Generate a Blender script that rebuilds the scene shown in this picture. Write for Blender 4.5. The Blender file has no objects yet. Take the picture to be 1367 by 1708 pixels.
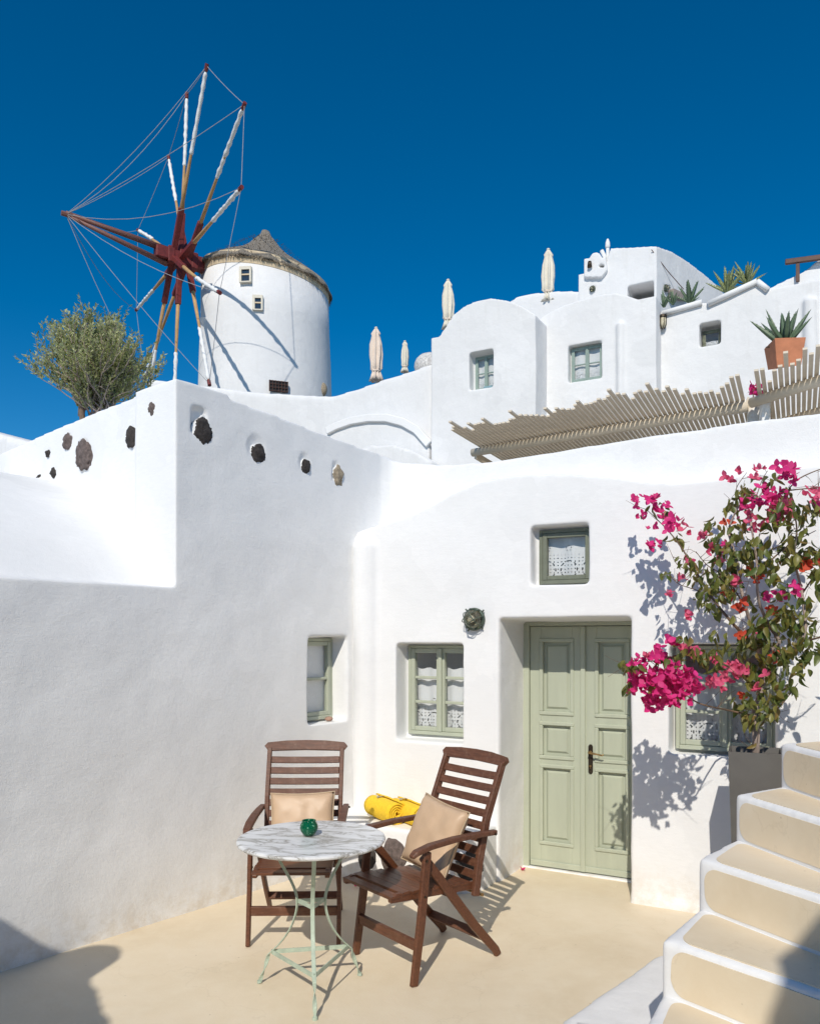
import bpy, bmesh, math, random
from math import sin, cos, pi, radians, hypot, atan2, sqrt, tan
from mathutils import Vector, Matrix, noise, Quaternion
random.seed(7)
S = bpy.context.scene
COL = S.collection
# ------------------------------------------------------------------ camera, sky, sun, exposure
F_PX, HOR, EYE, CX = 1330.0, 1065.0, 1.65, 683.5
cam_d = bpy.data.cameras.new('camera'); cam = bpy.data.objects.new('camera', cam_d); COL.objects.link(cam)
cam.location = (0, 0, EYE); cam.rotation_euler = (radians(90), 0, 0)
cam_d.sensor_fit = 'HORIZONTAL'; cam_d.sensor_width = 36; cam_d.lens = F_PX/1367*36
cam_d.shift_y = (HOR-854)/1367; cam_d.clip_start = .05; cam_d.clip_end = 3000
S.camera = cam
S.render.resolution_x = 819; S.render.resolution_y = 1024
SUN_AZ, SUN_EL = radians(12), radians(39)
w = bpy.data.worlds.new('World'); S.world = w; w.use_nodes = True
nt = w.node_tree; nt.nodes.clear()
out = nt.nodes.new('ShaderNodeOutputWorld'); bg = nt.nodes.new('ShaderNodeBackground')
sky = nt.nodes.new('ShaderNodeTexSky'); sky.sky_type = 'NISHITA'; sky.sun_disc = False
sky.sun_elevation = SUN_EL; sky.sun_rotation = pi+SUN_AZ
sky.altitude = 1500; sky.air_density = 1.0; sky.dust_density = 0.0; sky.ozone_density = 5.0
hs = nt.nodes.new('ShaderNodeHueSaturation'); hs.inputs['Hue'].default_value = .494
hs.inputs['Saturation'].default_value = 1.35; hs.inputs['Value'].default_value = 1.0
nt.links.new(sky.outputs[0], hs.inputs['Color']); nt.links.new(hs.outputs[0], bg.inputs[0])
bg.inputs[1].default_value = .095
nt.links.new(bg.outputs[0], out.inputs[0])
sl = bpy.data.lights.new('sun', 'SUN'); sl.energy = 3.3; sl.angle = radians(.5); sl.color = (1, .935, .83)
sun = bpy.data.objects.new('sun', sl); COL.objects.link(sun)
sd = Vector((sin(SUN_AZ)*cos(SUN_EL), cos(SUN_AZ)*cos(SUN_EL), -sin(SUN_EL)))
sun.rotation_euler = sd.to_track_quat('-Z', 'Y').to_euler(); sun.location = (-4, -8, 12)
S.view_settings.view_transform = 'Standard'; S.view_settings.look = 'None'
S.view_settings.exposure = 0.12; S.view_settings.gamma = 1.0; S.view_settings.use_curve_mapping = False

# ------------------------------------------------------------------ helpers
def W(px, py, Y):
    return Vector(((px-CX)/F_PX*Y, Y, EYE-(py-HOR)/F_PX*Y))
def floorpt(px, py, z=0.0):
    Y = F_PX*(EYE-z)/(py-HOR); return Vector(((px-CX)/F_PX*Y, Y, z))
class Frame:
    def __init__(s, O, ang):
        s.O = Vector((O[0], O[1], 0)); s.a = ang
        s.t = Vector((cos(ang), sin(ang), 0)); s.n = Vector((-sin(ang), cos(ang), 0))
    def on(s, px, py, y=0.0):
        D = Vector(((px-CX)/F_PX, 1, -(py-HOR)/F_PX)); C = Vector((0, 0, EYE))
        k = ((s.O-C).dot(s.n)+y)/D.dot(s.n); P = C+D*k; r = P-s.O
        return Vector((r.dot(s.t), y, P.z))
    def loc(s, P):
        r = P-s.O; return Vector((r.dot(s.t), r.dot(s.n), P.z))
    def wor(s, L): return s.O+s.t*L[0]+s.n*L[1]+Vector((0, 0, L[2]))
def tag(o, label=None, cat=None, group=None, kind=None):
    if label: o['label'] = label
    if cat: o['category'] = cat
    if group: o['group'] = group
    if kind: o['kind'] = kind
    return o
def thing(name, label, cat, loc=(0, 0, 0), rz=0.0, group=None):
    o = bpy.data.objects.new(name, None); COL.objects.link(o); o.location = loc; o.rotation_euler = (0, 0, rz)
    o.empty_display_size = .1
    return tag(o, label, cat, group)
def part(name, me, parent=None, loc=None, rot=None):
    o = bpy.data.objects.new(name, me); COL.objects.link(o)
    if parent: o.parent = parent
    if loc is not None: o.location = loc
    if rot is not None: o.rotation_euler = rot
    return o
def copy_tree(o, parent=None):
    c = o.copy(); COL.objects.link(c)
    if parent is not None: c.parent = parent
    for ch in list(o.children): copy_tree(ch, c)
    return c
class MB:
    def __init__(s): s.bm = bmesh.new()
    def _add(s, vs, fs, M=None):
        vv = [s.bm.verts.new(M @ Vector(v) if M else v) for v in vs]
        for f in fs:
            try: s.bm.faces.new([vv[i] for i in f])
            except ValueError: pass
        return vv
    BF = [(0,3,2,1),(4,5,6,7),(0,1,5,4),(1,2,6,5),(2,3,7,6),(3,0,4,7)]
    def box(s, x0, x1, y0, y1, z0, z1, M=None):
        s._add([(x0,y0,z0),(x1,y0,z0),(x1,y1,z0),(x0,y1,z0),(x0,y0,z1),(x1,y0,z1),(x1,y1,z1),(x0,y1,z1)], s.BF, M); return s
    def hexa(s, pts): s._add(pts, s.BF); return s
    def bar(s, p0, p1, w, h, side=(1,0,0), taper=1.0):
        p0, p1 = Vector(p0), Vector(p1); d = (p1-p0).normalized(); a = Vector(side); a = (a-d*a.dot(d)).normalized(); b = d.cross(a)
        v = []
        for p, k in ((p0, 1), (p1, taper)):
            for i, j in ((-1,-1),(1,-1),(1,1),(-1,1)): v.append(p+a*(i*w/2*k)+b*(j*h/2*k))
        s._add(v, s.BF); return s
    def ribbon(s, pts, w, h, side=(1,0,0)):
        pts = [Vector(p) for p in pts]; ring = []
        for i, p in enumerate(pts):
            d = (pts[min(i+1, len(pts)-1)]-pts[max(i-1, 0)]).normalized()
            sd_ = side[i] if isinstance(side, list) else side
            a = Vector(sd_); a = (a-d*a.dot(d)).normalized(); b = d.cross(a)
            ww = w[i] if isinstance(w, (list, tuple)) else w; hh = h[i] if isinstance(h, (list, tuple)) else h
            ring.append([s.bm.verts.new(p+a*(k*ww/2)+b*(l*hh/2)) for k, l in ((-1,-1),(1,-1),(1,1),(-1,1))])
        for i in range(len(ring)-1):
            for k in range(4):
                s.bm.faces.new((ring[i][k], ring[i][(k+1)%4], ring[i+1][(k+1)%4], ring[i+1][k]))
        s.bm.faces.new(ring[0][::-1]); s.bm.faces.new(ring[-1]); return s
    def tube(s, pts, r, n=8, cap=True, closed=False):
        pts = [Vector(p) for p in pts]; rings = []; m = len(pts); up = None
        for i, p in enumerate(pts):
            if closed: d = (pts[(i+1) % m]-pts[i-1]).normalized()
            else: d = (pts[min(i+1, m-1)]-pts[max(i-1, 0)]).normalized()
            if up is None:
                up = Vector((0,0,1)) if abs(d.z) < .9 else Vector((1,0,0))
            a = (up-d*up.dot(d)).normalized(); up = a; b = d.cross(a)
            rr = r[i] if isinstance(r, (list, tuple)) else r
            rings.append([s.bm.verts.new(p+a*cos(2*pi*k/n)*rr+b*sin(2*pi*k/n)*rr) for k in range(n)])
        for i in range(m if closed else m-1):
            A, B = rings[i], rings[(i+1) % m]
            for k in range(n): s.bm.faces.new((A[k], A[(k+1)%n], B[(k+1)%n], B[k]))
        if cap and not closed: s.bm.faces.new(rings[0][::-1]); s.bm.faces.new(rings[-1])
        return s
    def lathe(s, prof, n=24, M=None, fn=None):
        rings = []
        for r, z in prof:
            ring = []
            for k in range(n):
                a = 2*pi*k/n; v = Vector((r*cos(a), r*sin(a), z))
                if fn: v = fn(v, a, r, z)
                ring.append(s.bm.verts.new(M @ v if M else v))
            rings.append(ring)
        for i in range(len(rings)-1):
            for k in range(n): s.bm.faces.new((rings[i][k], rings[i][(k+1)%n], rings[i+1][(k+1)%n], rings[i+1][k]))
        if prof[0][0] > 1e-6: s.bm.faces.new(rings[0][::-1])
        if prof[-1][0] > 1e-6: s.bm.faces.new(rings[-1])
        return s
    def prism(s, poly, vec, M=None):
        """closed solid: polygon (3D points) pushed along vec"""
        vec = Vector(vec); n = len(poly); P = [Vector(p) for p in poly]
        a = [s.bm.verts.new(M @ p if M else p) for p in P]; b = [s.bm.verts.new(M @ (p+vec) if M else p+vec) for p in P]
        s.bm.faces.new(a[::-1]); s.bm.faces.new(b)
        for i in range(n): s.bm.faces.new((a[i], a[(i+1)%n], b[(i+1)%n], b[i]))
        return s
    def mesh(s, mats, smooth=False, bevel=0, seg=1, name='m', tri=False, recalc=True):
        if recalc: bmesh.ops.recalc_face_normals(s.bm, faces=s.bm.faces)
        if bevel: bmesh.ops.bevel(s.bm, geom=s.bm.edges[:], offset=bevel, segments=seg, affect='EDGES', profile=.6, clamp_overlap=True)
        me = bpy.data.meshes.new(name); s.bm.to_mesh(me); s.bm.free()
        for m in (mats if isinstance(mats, (list, tuple)) else [mats]): me.materials.append(m)
        if smooth:
            me.polygons.foreach_set('use_smooth', [True]*len(me.polygons))
        return me
    def build(s, name, mat, parent=None, loc=None, rot=None, **k):
        return part(name, s.mesh(mat, name=name, **k), parent, loc, rot)
TEXN = {}
def cloudtex(size):
    if size not in TEXN:
        t = bpy.data.textures.new('clouds', 'CLOUDS'); t.noise_scale = size; t.noise_depth = 2; TEXN[size] = t
    return TEXN[size]
def islands(bm):
    """split a bmesh into its closed pieces"""
    seen = set(); res = []
    for v in bm.verts:
        if v in seen: continue
        st = [v]; seen.add(v); vs = []
        while st:
            q = st.pop(); vs.append(q)
            for e in q.link_edges:
                o = e.other_vert(q)
                if o not in seen: seen.add(o); st.append(o)
        idx = {q: i for i, q in enumerate(vs)}; fs = {f for q in vs for f in q.link_faces}
        me = bpy.data.meshes.new('tmp'); me.from_pydata([q.co[:] for q in vs], [], [[idx[q] for q in f.verts] for f in fs]); me.update()
        b2 = bmesh.new(); b2.from_mesh(me); bmesh.ops.recalc_face_normals(b2, faces=b2.faces); b2.to_mesh(me); b2.free()
        lo = [min(q.co[k] for q in vs) for k in range(3)]; hi = [max(q.co[k] for q in vs) for k in range(3)]
        o = bpy.data.objects.new('tmp', me); COL.objects.link(o); res.append((o, lo, hi))
    return res
def plaster_mesh(mb, voxel, mat, cut=None, it=4, disp=0.0, dsize=.6, cuts=None):
    """soft hand-plastered solid: overlapping closed blocks are cut one by one, fused and rounded off"""
    tmp = []
    if cut is not None:
        A = islands(mb.bm); B = islands(cut.bm); mb.bm.free(); cut.bm.free()
        for o, lo, hi in A:
            for c, l2, h2 in B:
                if all(lo[k] < h2[k] and l2[k] < hi[k] for k in range(3)):
                    m = o.modifiers.new('b', 'BOOLEAN'); m.operation = 'DIFFERENCE'; m.solver = 'EXACT'; m.object = c
        dg = bpy.context.evaluated_depsgraph_get(); dg.update()
        bm = bmesh.new()
        for o, lo, hi in A:
            t = bpy.data.meshes.new_from_object(o.evaluated_get(dg)); bm.from_mesh(t)
        for o, _, _ in A+B: bpy.data.objects.remove(o)
    else:
        bm = mb.bm; bmesh.ops.recalc_face_normals(bm, faces=bm.faces)
    me = bpy.data.meshes.new('tmp'); bm.to_mesh(me); bm.free()
    o = bpy.data.objects.new('tmp', me); COL.objects.link(o); tmp = [o]
    m = o.modifiers.new('r', 'REMESH'); m.mode = 'VOXEL'; m.voxel_size = voxel
    if it:
        sm = o.modifiers.new('s', 'SMOOTH'); sm.factor = .5; sm.iterations = it
    if disp:
        d = o.modifiers.new('d', 'DISPLACE'); d.texture = cloudtex(dsize); d.strength = disp; d.mid_level = .5; d.texture_coords = 'LOCAL'
    dg = bpy.context.evaluated_depsgraph_get(); dg.update()
    nm = bpy.data.meshes.new_from_object(o.evaluated_get(dg))
    nm.materials.clear(); nm.materials.append(mat)
    nm.polygons.foreach_set('use_smooth', [True]*len(nm.polygons))
    for t in tmp: bpy.data.objects.remove(t)
    return nm

# ------------------------------------------------------------------ materials
def M_(name):
    m = bpy.data.materials.new(name); m.use_nodes = True; return m, m.node_tree, m.node_tree.nodes['Principled BSDF']
def N(nt, typ, **kw):
    n = nt.nodes.new(typ)
    for k, v in kw.items():
        if k in n.inputs: n.inputs[k].default_value = v
        else: setattr(n, k, v)
    return n
def coords(nt, scale=(1,1,1), kind='Object'):
    tc = nt.nodes.new('ShaderNodeTexCoord'); mp = nt.nodes.new('ShaderNodeMapping'); mp.inputs['Scale'].default_value = scale
    nt.links.new(tc.outputs[kind], mp.inputs[0]); return mp.outputs[0]
def ramp(nt, src, stops):
    r = nt.nodes.new('ShaderNodeValToRGB'); e = r.color_ramp.elements
    e[0].position, e[0].color = stops[0][0], (*stops[0][1], 1); e[1].position, e[1].color = stops[1][0], (*stops[1][1], 1)
    for p, c in stops[2:]:
        x = e.new(p); x.color = (*c, 1)
    nt.links.new(src, r.inputs[0]); return r.outputs[0]
def bump_chain(nt, bsdf, hs):
    """hs: list of (height socket, strength, distance)"""
    prev = None
    for h, st, di in hs:
        b = nt.nodes.new('ShaderNodeBump'); b.inputs['Strength'].default_value = st; b.inputs['Distance'].default_value = di
        nt.links.new(h, b.inputs['Height'])
        if prev: nt.links.new(prev, b.inputs['Normal'])
        prev = b.outputs[0]
    nt.links.new(prev, bsdf.inputs['Normal'])
def noise_n(nt, vec, scale, detail=4, rough=.55, dist=0):
    n = N(nt, 'ShaderNodeTexNoise', Scale=scale, Detail=detail, Roughness=rough, Distortion=dist); nt.links.new(vec, n.inputs['Vector']); return n.outputs[0]
def plaster_mat(name, c0, c1, fine=1.0, lump=1.0, stain=None, grime=False):
    m, nt, b = M_(name); v = coords(nt)
    n1 = noise_n(nt, v, 1.3, 6, .6); n2 = noise_n(nt, v, 30, 5, .6); n3 = noise_n(nt, v, 140, 3, .6); n4 = noise_n(nt, v, 5, 3, .5)
    vb = coords(nt, (7, 7, 26)); nb = noise_n(nt, vb, 2.2, 4, .6, .5)
    col = ramp(nt, n1, [(.3, c0), (.7, c1)])
    def blend(col, fac, c, amt):
        mul = N(nt, 'ShaderNodeMath', operation='MULTIPLY'); mul.inputs[1].default_value = amt; nt.links.new(fac, mul.inputs[0])
        mx = N(nt, 'ShaderNodeMix', data_type='RGBA'); nt.links.new(mul.outputs[0], mx.inputs[0]); nt.links.new(col, mx.inputs[6]); mx.inputs[7].default_value = (*c, 1); return mx.outputs[2]
    col = blend(col, ramp(nt, nb, [(.42, (0,0,0)), (.75, (1,1,1))]), tuple(x*.90 for x in c0), .35)
    vp = N(nt, 'ShaderNodeTexVoronoi', Scale=1.7); ad = N(nt, 'ShaderNodeVectorMath', operation='ADD'); nn = N(nt, 'ShaderNodeTexNoise', Scale=2.5, Detail=5.0); nt.links.new(v, nn.inputs['Vector']); nt.links.new(v, ad.inputs[0]); nt.links.new(nn.outputs['Color'], ad.inputs[1]); nt.links.new(ad.outputs[0], vp.inputs['Vector'])
    sepc = N(nt, 'ShaderNodeSeparateColor'); nt.links.new(vp.outputs['Color'], sepc.inputs[0])
    col = blend(col, sepc.outputs[0], tuple(x*.94 for x in c0), .6)
    if stain:
        vs = coords(nt, (5, 5, .7)); ns = noise_n(nt, vs, 1.6, 6, .7); col = blend(col, ramp(nt, ns, [(.55, (0,0,0)), (.8, (1,1,1))]), stain, .5)
    if grime:
        sx = N(nt, 'ShaderNodeSeparateXYZ'); nt.links.new(v, sx.inputs[0])
        sm = N(nt, 'ShaderNodeMapRange'); nt.links.new(sx.outputs[2], sm.inputs[0]); sm.inputs[1].default_value = .0; sm.inputs[2].default_value = .28; sm.inputs[3].default_value = 1; sm.inputs[4].default_value = 0
        ng = noise_n(nt, v, 9, 7, .7); g = ramp(nt, ng, [(.42, (0,0,0)), (.62, (1,1,1))]); mm = N(nt, 'ShaderNodeMath', operation='MULTIPLY'); nt.links.new(g, mm.inputs[0]); nt.links.new(sm.outputs[0], mm.inputs[1]); col = blend(col, mm.outputs[0], (.62,.54,.42), .55)
    nt.links.new(col, b.inputs['Base Color']); b.inputs['Roughness'].default_value = .88; b.inputs['Specular IOR Level'].default_value = .2
    bump_chain(nt, b, [(n4, .30*lump, .02), (nb, .22, .004), (n2, .22*fine, .004), (n3, .35*fine, .002)])
    return m
def simple(name, c, rough=.6, metal=0, var=.12, scale=12, bump=.1, bdist=.002, stretch=(1,1,1), spec=.5, sub=None, trans=0):
    m, nt, b = M_(name); v = coords(nt, stretch); n = noise_n(nt, v, scale, 5, .6)
    lo = tuple(x*(1-var) for x in c); hi = tuple(min(1, x*(1+var)) for x in c)
    nt.links.new(ramp(nt, n, [(.3, lo), (.7, hi)]), b.inputs['Base Color'])
    b.inputs['Roughness'].default_value = rough; b.inputs['Metallic'].default_value = metal; b.inputs['Specular IOR Level'].default_value = spec
    if bump: bump_chain(nt, b, [(noise_n(nt, v, scale*2.5, 4, .6), bump, bdist)])
    return m
WHITE = plaster_mat('white_limewash', (.84,.84,.835), (.88,.878,.87), .9, .8, None, True)
WHITE2 = plaster_mat('white_limewash_grainy', (.85,.85,.84), (.89,.885,.875), 2.0, .7, None, True)
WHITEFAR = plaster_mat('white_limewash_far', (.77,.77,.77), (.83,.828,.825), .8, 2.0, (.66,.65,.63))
def floor_mat():
    m, nt, b = M_('cream_cement'); v = coords(nt)
    n1 = noise_n(nt, v, .9, 7, .62, .4); n2 = noise_n(nt, v, 7, 6, .7); n3 = noise_n(nt, v, 60, 4, .6)
    c1 = ramp(nt, n1, [(.30, (.68,.56,.39)), (.5, (.76,.645,.47)), (.70, (.82,.71,.545))])
    f = ramp(nt, n2, [(.45, (0,0,0)), (.75, (1,1,1))])
    mx = N(nt, 'ShaderNodeMix', data_type='RGBA'); mul = N(nt, 'ShaderNodeMath', operation='MULTIPLY'); mul.inputs[1].default_value = .5
    nt.links.new(f, mul.inputs[0]); nt.links.new(mul.outputs[0], mx.inputs[0]); nt.links.new(c1, mx.inputs[6]); mx.inputs[7].default_value = (.82,.73,.57,1)
    # trowel cracks and dark specks
    vo = N(nt, 'ShaderNodeTexVoronoi', feature='DISTANCE_TO_EDGE', Scale=.8); vd = N(nt, 'ShaderNodeVectorMath', operation='ADD')
    nn = N(nt, 'ShaderNodeTexNoise', Scale=3.0, Detail=5.0); nt.links.new(v, nn.inputs['Vector']); nt.links.new(v, vd.inputs[0]); nt.links.new(nn.outputs['Color'], vd.inputs[1]); nt.links.new(vd.outputs[0], vo.inputs['Vector'])
    cr = ramp(nt, vo.outputs['Distance'], [(0, (.80,.78,.74)), (.006, (1,1,1))])
    sp = N(nt, 'ShaderNodeTexVoronoi', Scale=9.0); nt.links.new(v, sp.inputs['Vector'])
    s2 = ramp(nt, sp.outputs['Distance'], [(.02, (.55,.5,.45)), (.05, (1,1,1))])
    m1 = N(nt, 'ShaderNodeMix', data_type='RGBA', blend_type='MULTIPLY'); m1.inputs[0].default_value = .32
    nt.links.new(mx.outputs[2], m1.inputs[6]); nt.links.new(cr, m1.inputs[7])
    m2 = N(nt, 'ShaderNodeMix', data_type='RGBA', blend_type='MULTIPLY'); m2.inputs[0].default_value = .6
    nt.links.new(m1.outputs[2], m2.inputs[6]); nt.links.new(s2, m2.inputs[7])
    nt.links.new(m2.outputs[2], b.inputs['Base Color']); b.inputs['Roughness'].default_value = .55; b.inputs['Specular IOR Level'].default_value = .3
    bump_chain(nt, b, [(n1, .25, .03), (n2, .2, .006), (n3, .25, .002)])
    return m
CREAM = floor_mat()
def wood_mat(name, dark, lite, worn=None, axis=(3, 30, 30)):
    m, nt, b = M_(name); v = coords(nt, axis); n = noise_n(nt, v, 3, 6, .65, .6)
    col = ramp(nt, n, [(.3, dark), (.7, lite)])
    if worn:
        v2 = coords(nt, (1,1,1), 'Object'); nw = noise_n(nt, v2, 22, 7, .75)
        f = ramp(nt, nw, [(.52, (0,0,0)), (.72, (1,1,1))])
        mul = N(nt, 'ShaderNodeMath', operation='MULTIPLY'); mul.inputs[1].default_value = .4; nt.links.new(f, mul.inputs[0])
        mx = N(nt, 'ShaderNodeMix', data_type='RGBA'); nt.links.new(mul.outputs[0], mx.inputs[0]); nt.links.new(col, mx.inputs[6]); mx.inputs[7].default_value = (*worn, 1); col = mx.outputs[2]
    nt.links.new(col, b.inputs['Base Color']); b.inputs['Roughness'].default_value = .58 if worn else .45
    bump_chain(nt, b, [(n, .45, .0018)])
    return m
WOOD = wood_mat('brown_stained_wood', (.07,.024,.010), (.17,.062,.028))
WOODW = wood_mat('weathered_brown_wood', (.075,.028,.014), (.17,.066,.034), (.30,.19,.13))
SAGE = simple('sage_green_paint', (.435,.465,.36), .5, 0, .07, 9, .3, .0012, (1,1,.15))
SAGEFAR = simple('grey_green_paint', (.28,.36,.32), .5, 0, .08, 5)
PALEGREEN = simple('pale_green_iron', (.42,.50,.40), .5, 0, .15, 25, .3, .001)
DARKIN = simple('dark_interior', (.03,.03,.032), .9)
BRONZE = simple('dark_bronze', (.07,.055,.04), .45, .8, .3, 30)
BRASS = simple('brass', (.42,.27,.12), .35, .9, .2, 20)
VERDI = simple('verdigris_brass', (.10,.13,.10), .5, .5, .35, 30)
def rock_mat(name, c, lim=.0095):
    m, nt, b = M_(name); v = coords(nt); n = noise_n(nt, v, 32, 6, .65); n2 = noise_n(nt, v, 75, 5, .7)
    col = ramp(nt, n, [(.3, tuple(x*.5 for x in c)), (.7, tuple(x*1.6 for x in c))])
    sx = N(nt, 'ShaderNodeSeparateXYZ'); nt.links.new(v, sx.inputs[0]); ab = N(nt, 'ShaderNodeMath', operation='ABSOLUTE'); nt.links.new(sx.outputs[1], ab.inputs[0])
    ad = N(nt, 'ShaderNodeMath', operation='MULTIPLY_ADD'); nt.links.new(n2, ad.inputs[0]); ad.inputs[1].default_value = -.018; ad.inputs[2].default_value = lim+.009
    lt = N(nt, 'ShaderNodeMath', operation='LESS_THAN'); nt.links.new(ab.outputs[0], lt.inputs[0]); nt.links.new(ad.outputs[0], lt.inputs[1])
    mx = N(nt, 'ShaderNodeMix', data_type='RGBA'); nt.links.new(lt.outputs[0], mx.inputs[0]); nt.links.new(col, mx.inputs[6]); mx.inputs[7].default_value = (.85,.85,.84,1)
    nt.links.new(mx.outputs[2], b.inputs['Base Color']); b.inputs['Roughness'].default_value = .95; bump_chain(nt, b, [(n, 1, .012), (n2, .8, .006)]); return m
LAVA = rock_mat('dark_lava_rock', (.045,.038,.035)); LAVAB = rock_mat('brown_lava_rock', (.13,.10,.09)); TUFF = rock_mat('tan_stone', (.33,.27,.19))
LAVAX = rock_mat('bench_lava_rock', (.05,.045,.04), .020)
CUSH = simple('beige_leather', (.60,.42,.27), .48, 0, .05, 9, .12, .002)
PIPING = simple('beige_piping', (.5,.38,.25), .6)
YELLOW = simple('yellow_terry', (.93,.60,.03), .95, 0, .10, 60, .9, .004)
MOTIF = simple('grey_motif', (.35,.32,.22), .9)
TERRA = simple('terracotta', (.52,.20,.10), .8, 0, .15, 6, .2, .004)
ZINC = simple('grey_zinc', (.15,.142,.13), .42, .35, .12, 5, .15, .002)
SOIL = simple('soil', (.05,.035,.025), 1, 0, .4, 40, .8, .01)
ROPE = simple('rope', (.35,.35,.36), .8)
REDP = simple('red_oxide_paint', (.16,.022,.02), .6, 0, .3, 9, .4, .004)
REDW = wood_mat('worn_red_pole', (.10,.03,.025), (.30,.14,.11), (.35,.3,.28))
PINE = simple('golden_pine', (.50,.30,.13), .7, 0, .2, 5, .3, .004)
CLOTH = simple('white_sailcloth', (.80,.80,.79), .9, 0, .05, 6, .5, .01)
CANVAS = simple('cream_canvas', (.74,.69,.58), .9, 0, .06, 6, .4, .01)
CANVASP = simple('peach_canvas', (.74,.62,.52), .9, 0, .06, 6, .4, .01)
THATCH = simple('grey_thatch', (.32,.28,.23), 1, 0, .4, 12, 1.0, .05, (3,3,.5))
STRAW = simple('straw_edge', (.27,.22,.16), 1, 0, .35, 20, 1, .03, (2,2,.4))
BOARD = simple('cream_board', (.62,.50,.34), .8, 0, .15, 5, .3, .004, (1,1,.2))
TAUPE = simple('taupe_painted_wood', (.69,.60,.47), .65, 0, .08, 4, .2, .002)
BROWNM = simple('brown_painted_metal', (.10,.045,.03), .5, 0, .2)
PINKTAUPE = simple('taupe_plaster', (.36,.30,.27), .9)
BARK = simple('bark', (.20,.14,.10), .95, 0, .4, 18, 1, .01, (1,1,.3))
BARKG = simple('grey_bark', (.34,.27,.23), .95, 0, .35, 20, .9, .006, (1,1,.3))
TWIG = simple('twig', (.17,.11,.07), .9)
DRY = simple('dry_hill_earth', (.30,.27,.22), 1, 0, .3, .5, .6, .2)
GRASSY = simple('pebbles', (.4,.36,.3), 1)
def leafmat(name, c, c2, rough=.5, trans=.25):
    m, nt, b = M_(name)
    oi = nt.nodes.new('ShaderNodeNewGeometry')
    r = ramp(nt, oi.outputs['Random Per Island'], [(0, c), (1, c2)])
    nt.links.new(r, b.inputs['Base Color']); b.inputs['Roughness'].default_value = rough
    tr = nt.nodes.new('ShaderNodeBsdfTranslucent'); nt.links.new(r, tr.inputs[0]); mx = nt.nodes.new('ShaderNodeMixShader'); mx.inputs[0].default_value = trans
    nt.links.new(b.outputs[0], mx.inputs[1]); nt.links.new(tr.outputs[0], mx.inputs[2]); nt.links.new(mx.outputs[0], nt.nodes['Material Output'].inputs[0])
    return m
OLIVE = leafmat('olive_leaf', (.22,.26,.065), (.63,.64,.33), .5, .45)
BLEAF = leafmat('bougainvillea_leaf', (.07,.12,.025), (.25,.24,.06), .4, .35)
BLEAF2 = leafmat('yellowed_leaf', (.16,.18,.03), (.26,.17,.05), .45, .35)
BRACT = leafmat('magenta_bract', (.62,.02,.17), (.85,.05,.30), .6, .35)
BRACT2 = leafmat('coral_bract', (.70,.08,.20), (.84,.17,.28), .6, .35)
BRACT3 = leafmat('orange_bract', (.60,.06,.03), (.72,.12,.05), .6, .3)
AGAVE = simple('agave_leaf', (.115,.175,.10), .5, 0, .25, 6, .15, .004)
AGAVEV = simple('variegated_agave', (.26,.30,.13), .5, 0, .55, 5, .1, .004, (6,6,.3))
DEAD = simple('dead_leaf', (.10,.07,.05), .9)
def glass_mat():
    m, nt, b = M_('window_glass'); nt.nodes.remove(b)
    t = N(nt, 'ShaderNodeBsdfTransparent'); t.inputs[0].default_value = (.985,.99,.99,1); g = N(nt, 'ShaderNodeBsdfGlossy', Roughness=.02); lw_ = nt.nodes.new('ShaderNodeLayerWeight'); pw_ = N(nt, 'ShaderNodeMath', operation='POWER'); nt.links.new(lw_.outputs['Facing'], pw_.inputs[0]); pw_.inputs[1].default_value = 4.0; fr = N(nt, 'ShaderNodeMath', operation='MULTIPLY_ADD'); nt.links.new(pw_.outputs[0], fr.inputs[0]); fr.inputs[1].default_value = .9; fr.inputs[2].default_value = .03
    mx = N(nt, 'ShaderNodeMixShader'); nt.links.new(fr.outputs[0], mx.inputs[0]); nt.links.new(t.outputs[0], mx.inputs[1]); nt.links.new(g.outputs[0], mx.inputs[2]); nt.links.new(mx.outputs[0], nt.nodes['Material Output'].inputs[0])
    return m
GLASS = glass_mat()
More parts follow.
